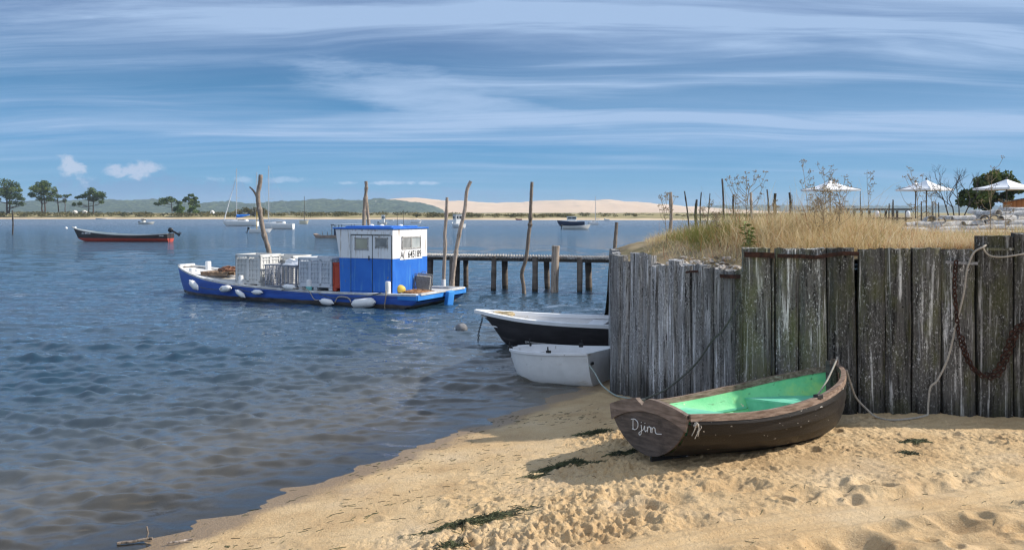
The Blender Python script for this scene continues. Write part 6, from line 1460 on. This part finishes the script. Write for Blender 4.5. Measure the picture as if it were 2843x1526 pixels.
motorboat(268, 300, 608, "low white boat drawn up on the sandbank below the pines", False, .4, motor=False, name="beached_boat")
# canopied work raft beyond the barge
d_ = wd(661); a = at(876, 661, d_); rf_ = thing("work_raft", "flat work raft with a white awning, half hidden behind the barge cabin", "raft", (a.x, d_, 0)); RAFT = mat("brown_raft_wood", (.16, .115, .09), (.34, .27, .23), 3, rough=.8)
m_ = MB(); m_.rows([[Vector((x, y, z)) for x, z in ((-.1, .55), (.2, .05), (5.6, .05), (5.8, .45), (.5, .32))] for y in (-.9, .9)], closed=True); m_.Fc += [(0, 1, 2, 3, 4), (9, 8, 7, 6, 5)]; m_.build("hull", RAFT, rf_)
m_ = MB(); m_.rows([[Vector((x, y, z)) for y in (-1, 1)] for x, z in ((2.0, 1.62), (3.2, 1.66), (5.8, 1.62))]); m_.rows([[Vector((x, y, z - .06)) for y in (-1, 1)] for x, z in ((2.0, 1.62), (3.2, 1.66), (5.8, 1.62))], flip=True); m_.rows([[Vector((2.0, -1, 1.62)), Vector((2.0, 1, 1.62))], [Vector((2.0, -1, 1.50)), Vector((2.0, 1, 1.50))]]); m_.build("awning", HW, rf_)
m_ = MB()
for x in (2.1, 2.9, 4.4, 5.7):
    for y in (-.9, .9): m_.tube([(x, y, .3), (x, y, 1.6)], .04, 5)
m_.build("posts", RAFT, rf_); MB().box((3.6, 0, .78), (2.6, 1.5, .9), None, .03).build("cargo", HN, rf_); m_ = MB()
for x in (.8, 1.4): m_.tube([(x, 0, .3), (x, 0, .75)], .03, 5)
m_.build("stanchion", RAFT, rf_)
# buoys, stakes, white specks of houses
for px, py, lb in ((184, 633, "white ball buoy left of the black and red boat's bow"), (209, 632, "white ball buoy just behind the black and red boat's bow")):
    d = wd(py + 2); o = MB().blob((0, 0, .12), (.24, .24, .24), 12, 0, 1).build("mooring_buoy", HW, smooth=True); o.location = at(px, py, d) * 1; o.location.z = 0; tag(o, lb, "buoy", "white buoys")
d = 118; pole("stake", "thin lone stake in the water at the far left", "stake", [at(35, 651, d), at(36, 620, d), at(34, 584, d)], .10, W_DARK, None, 3, zbase=-1)
for px, top, bot, lb in ((1073, 590, 640, "leaning thin rod in the bay above the cabin roof"), (1103, 594, 632, "straight thin rod in the bay above the cabin roof"), (1120, 582, 632, "taller thin rod in the bay above the cabin's stern edge")):
    d = 140; pole("stake", lb, "stake", [at(px - (6 if px == 1073 else 0), bot, d), at(px, top, d)], .035, W_DARK, "oyster rods", px, zbase=-1)
ROOFR = mat("pale_house_roof", (.55, .50, .46), (.70, .66, .62), 1, rough=.8)
for px, py, w, d, lb in ((208, 585, 9, 470, "small white hut on the sandbank left of the flat topped pine"), (234, 586, 11, 470, "wider white hut on the sandbank under the flat topped pine"), (589, 587, 9, 470, "small white hut on the sandbank right of the small pines")):
    p = at(px, py, d); s = w / F * d; ht = thing("hut", lb, "hut", (p.x, d, 1.9)); m_ = MB(); m_.prism([(-s / 2, 0), (s / 2, 0), (s / 2, 1.5), (0, 2.2), (-s / 2, 1.5)], -1.2, 1.2, Euler((R(90), 0, 0)).to_matrix()); m_.build("wall", HW, ht); m_ = MB(); m_.rows([[Vector((x, y, z)) for x, z in ((-s * .58, 1.42), (0, 2.28), (s * .58, 1.42))] for y in (-1.35, 1.35)]); m_.build("roof", ROOFR, ht)
# dark tree, bare bush and shed at the right
def px_tree(name, label, cat, px, py, d, lobes, trunks, size, n, lm, seed): return pine(px, py, d, lobes, trunks, label, seed, size, name, lm, 3, cat, n, .85)
px_tree("leafy_tree", "dense dark green tree behind the parasol at the right edge", "tree", 2750, 580, 70, [(2760, 486, 20), (2740, 496, 22), (2790, 490, 20), (2775, 505, 26), (2720, 515, 18), (2745, 522, 26), (2795, 512, 22), (2815, 525, 18), (2690, 540, 18), (2715, 545, 24), (2750, 548, 26), (2790, 545, 22), (2670, 560, 14), (2700, 566, 18), (2740, 568, 18)], [(2750, 2755, 500, 4), (2720, 2715, 530, 3)], .16, 260, TREEL, 12)
def bare_bush(px, py, d, ytop, seed, label):
    k = d / F; b_ = at(px, py, d); h = (py - ytop) * k; t = thing("bare_bush", label, "bare bush", b_); r = random.Random(seed); mb = MB()
    def br(p, v, L, rad, n):
        q = p + v * L * .5 + Vector((r.uniform(-.08, .08), r.uniform(-.08, .08), .03)) * L; e = q + (v + Vector((r.uniform(-.35, .35), r.uniform(-.3, .3), r.uniform(-.1, .25)))).normalized() * L * .5; mb.tube([p, q, e], [rad, rad * .8, rad * .6], 4)
        if n:
            for _ in range(r.choice((2, 3))): br(e if r.random() < .7 else q, (v + Vector((r.uniform(-.8, .8), r.uniform(-.6, .6), r.uniform(-.3, .5)))).normalized(), L * r.uniform(.55, .8), rad * .6, n - 1)
    for x in (-.5, -.15, .2, .5): br(Vector((x, 0, 0)), Vector((x * .5, r.uniform(-.2, .2), 1)).normalized(), h * .42, .05, 5)
    mb.build("branches", W_DARK, t)
bare_bush(2655, 602, 58, 482, 4, "leafless dark bush between the second parasol and the dark tree")
sd_ = thing("wooden_shed", "orange brown wooden shed at the right edge behind the tile heap", "shed", (at(2850, 560, 52).x, 52, 2.4)); m_ = MB(); x0 = at(2785, 560, 52).x - sd_.location.x
zr = lambda py: H - (py - YH) / F * 52 - 2.4
m_.rows([[Vector((x + .58 * y, y, z)) for x, z in ((x0, 0), (x0, zr(562)), (1.9, zr(538)), (1.9, 0))] for y in (0, 3.5)], closed=True); m_.Fc += [(0, 1, 2, 3), (7, 6, 5, 4)]
m_.build("wall", mat("orange_shed_boards", (.22, .075, .022), (.44, .18, .06), 1, (9, 9, .4), rough=.8, stains=[((.05, .025, .012), 1, .62, .70, (14, 14, .3))]), sd_); m_ = MB(); m_.rows([[Vector((x + .58 * y, y, z)) for x, z in ((x0 - .1, zr(563) + .01), (1.9, zr(538) + .01), (1.9, zr(536) + .02), (x0 - .1, zr(561) + .03))] for y in (-.1, 3.6)], closed=True); m_.Fc += [(0, 1, 2, 3), (7, 6, 5, 4)]; m_.build("roof", W_DARK, sd_)
# ------------------------------------------------------------------ air
hz = MB(); hz.box((0, 2300, 32), (9000, 5000, 76)); m = bpy.data.materials.new("haze_air"); m.use_nodes = True; nt = m.node_tree; nt.nodes.remove(nt.nodes["Principled BSDF"])
pv = N(nt, "ShaderNodeVolumePrincipled"); pv.inputs["Density"].default_value = 0.00014; pv.inputs["Color"].default_value = (.62, .80, 1, 1); pv.inputs["Anisotropy"].default_value = 0.1; nt.links.new(pv.outputs[0], nt.nodes["Material Output"].inputs["Volume"])
o = hz.build("haze", m); tag(o, None, None, kind='stuff')
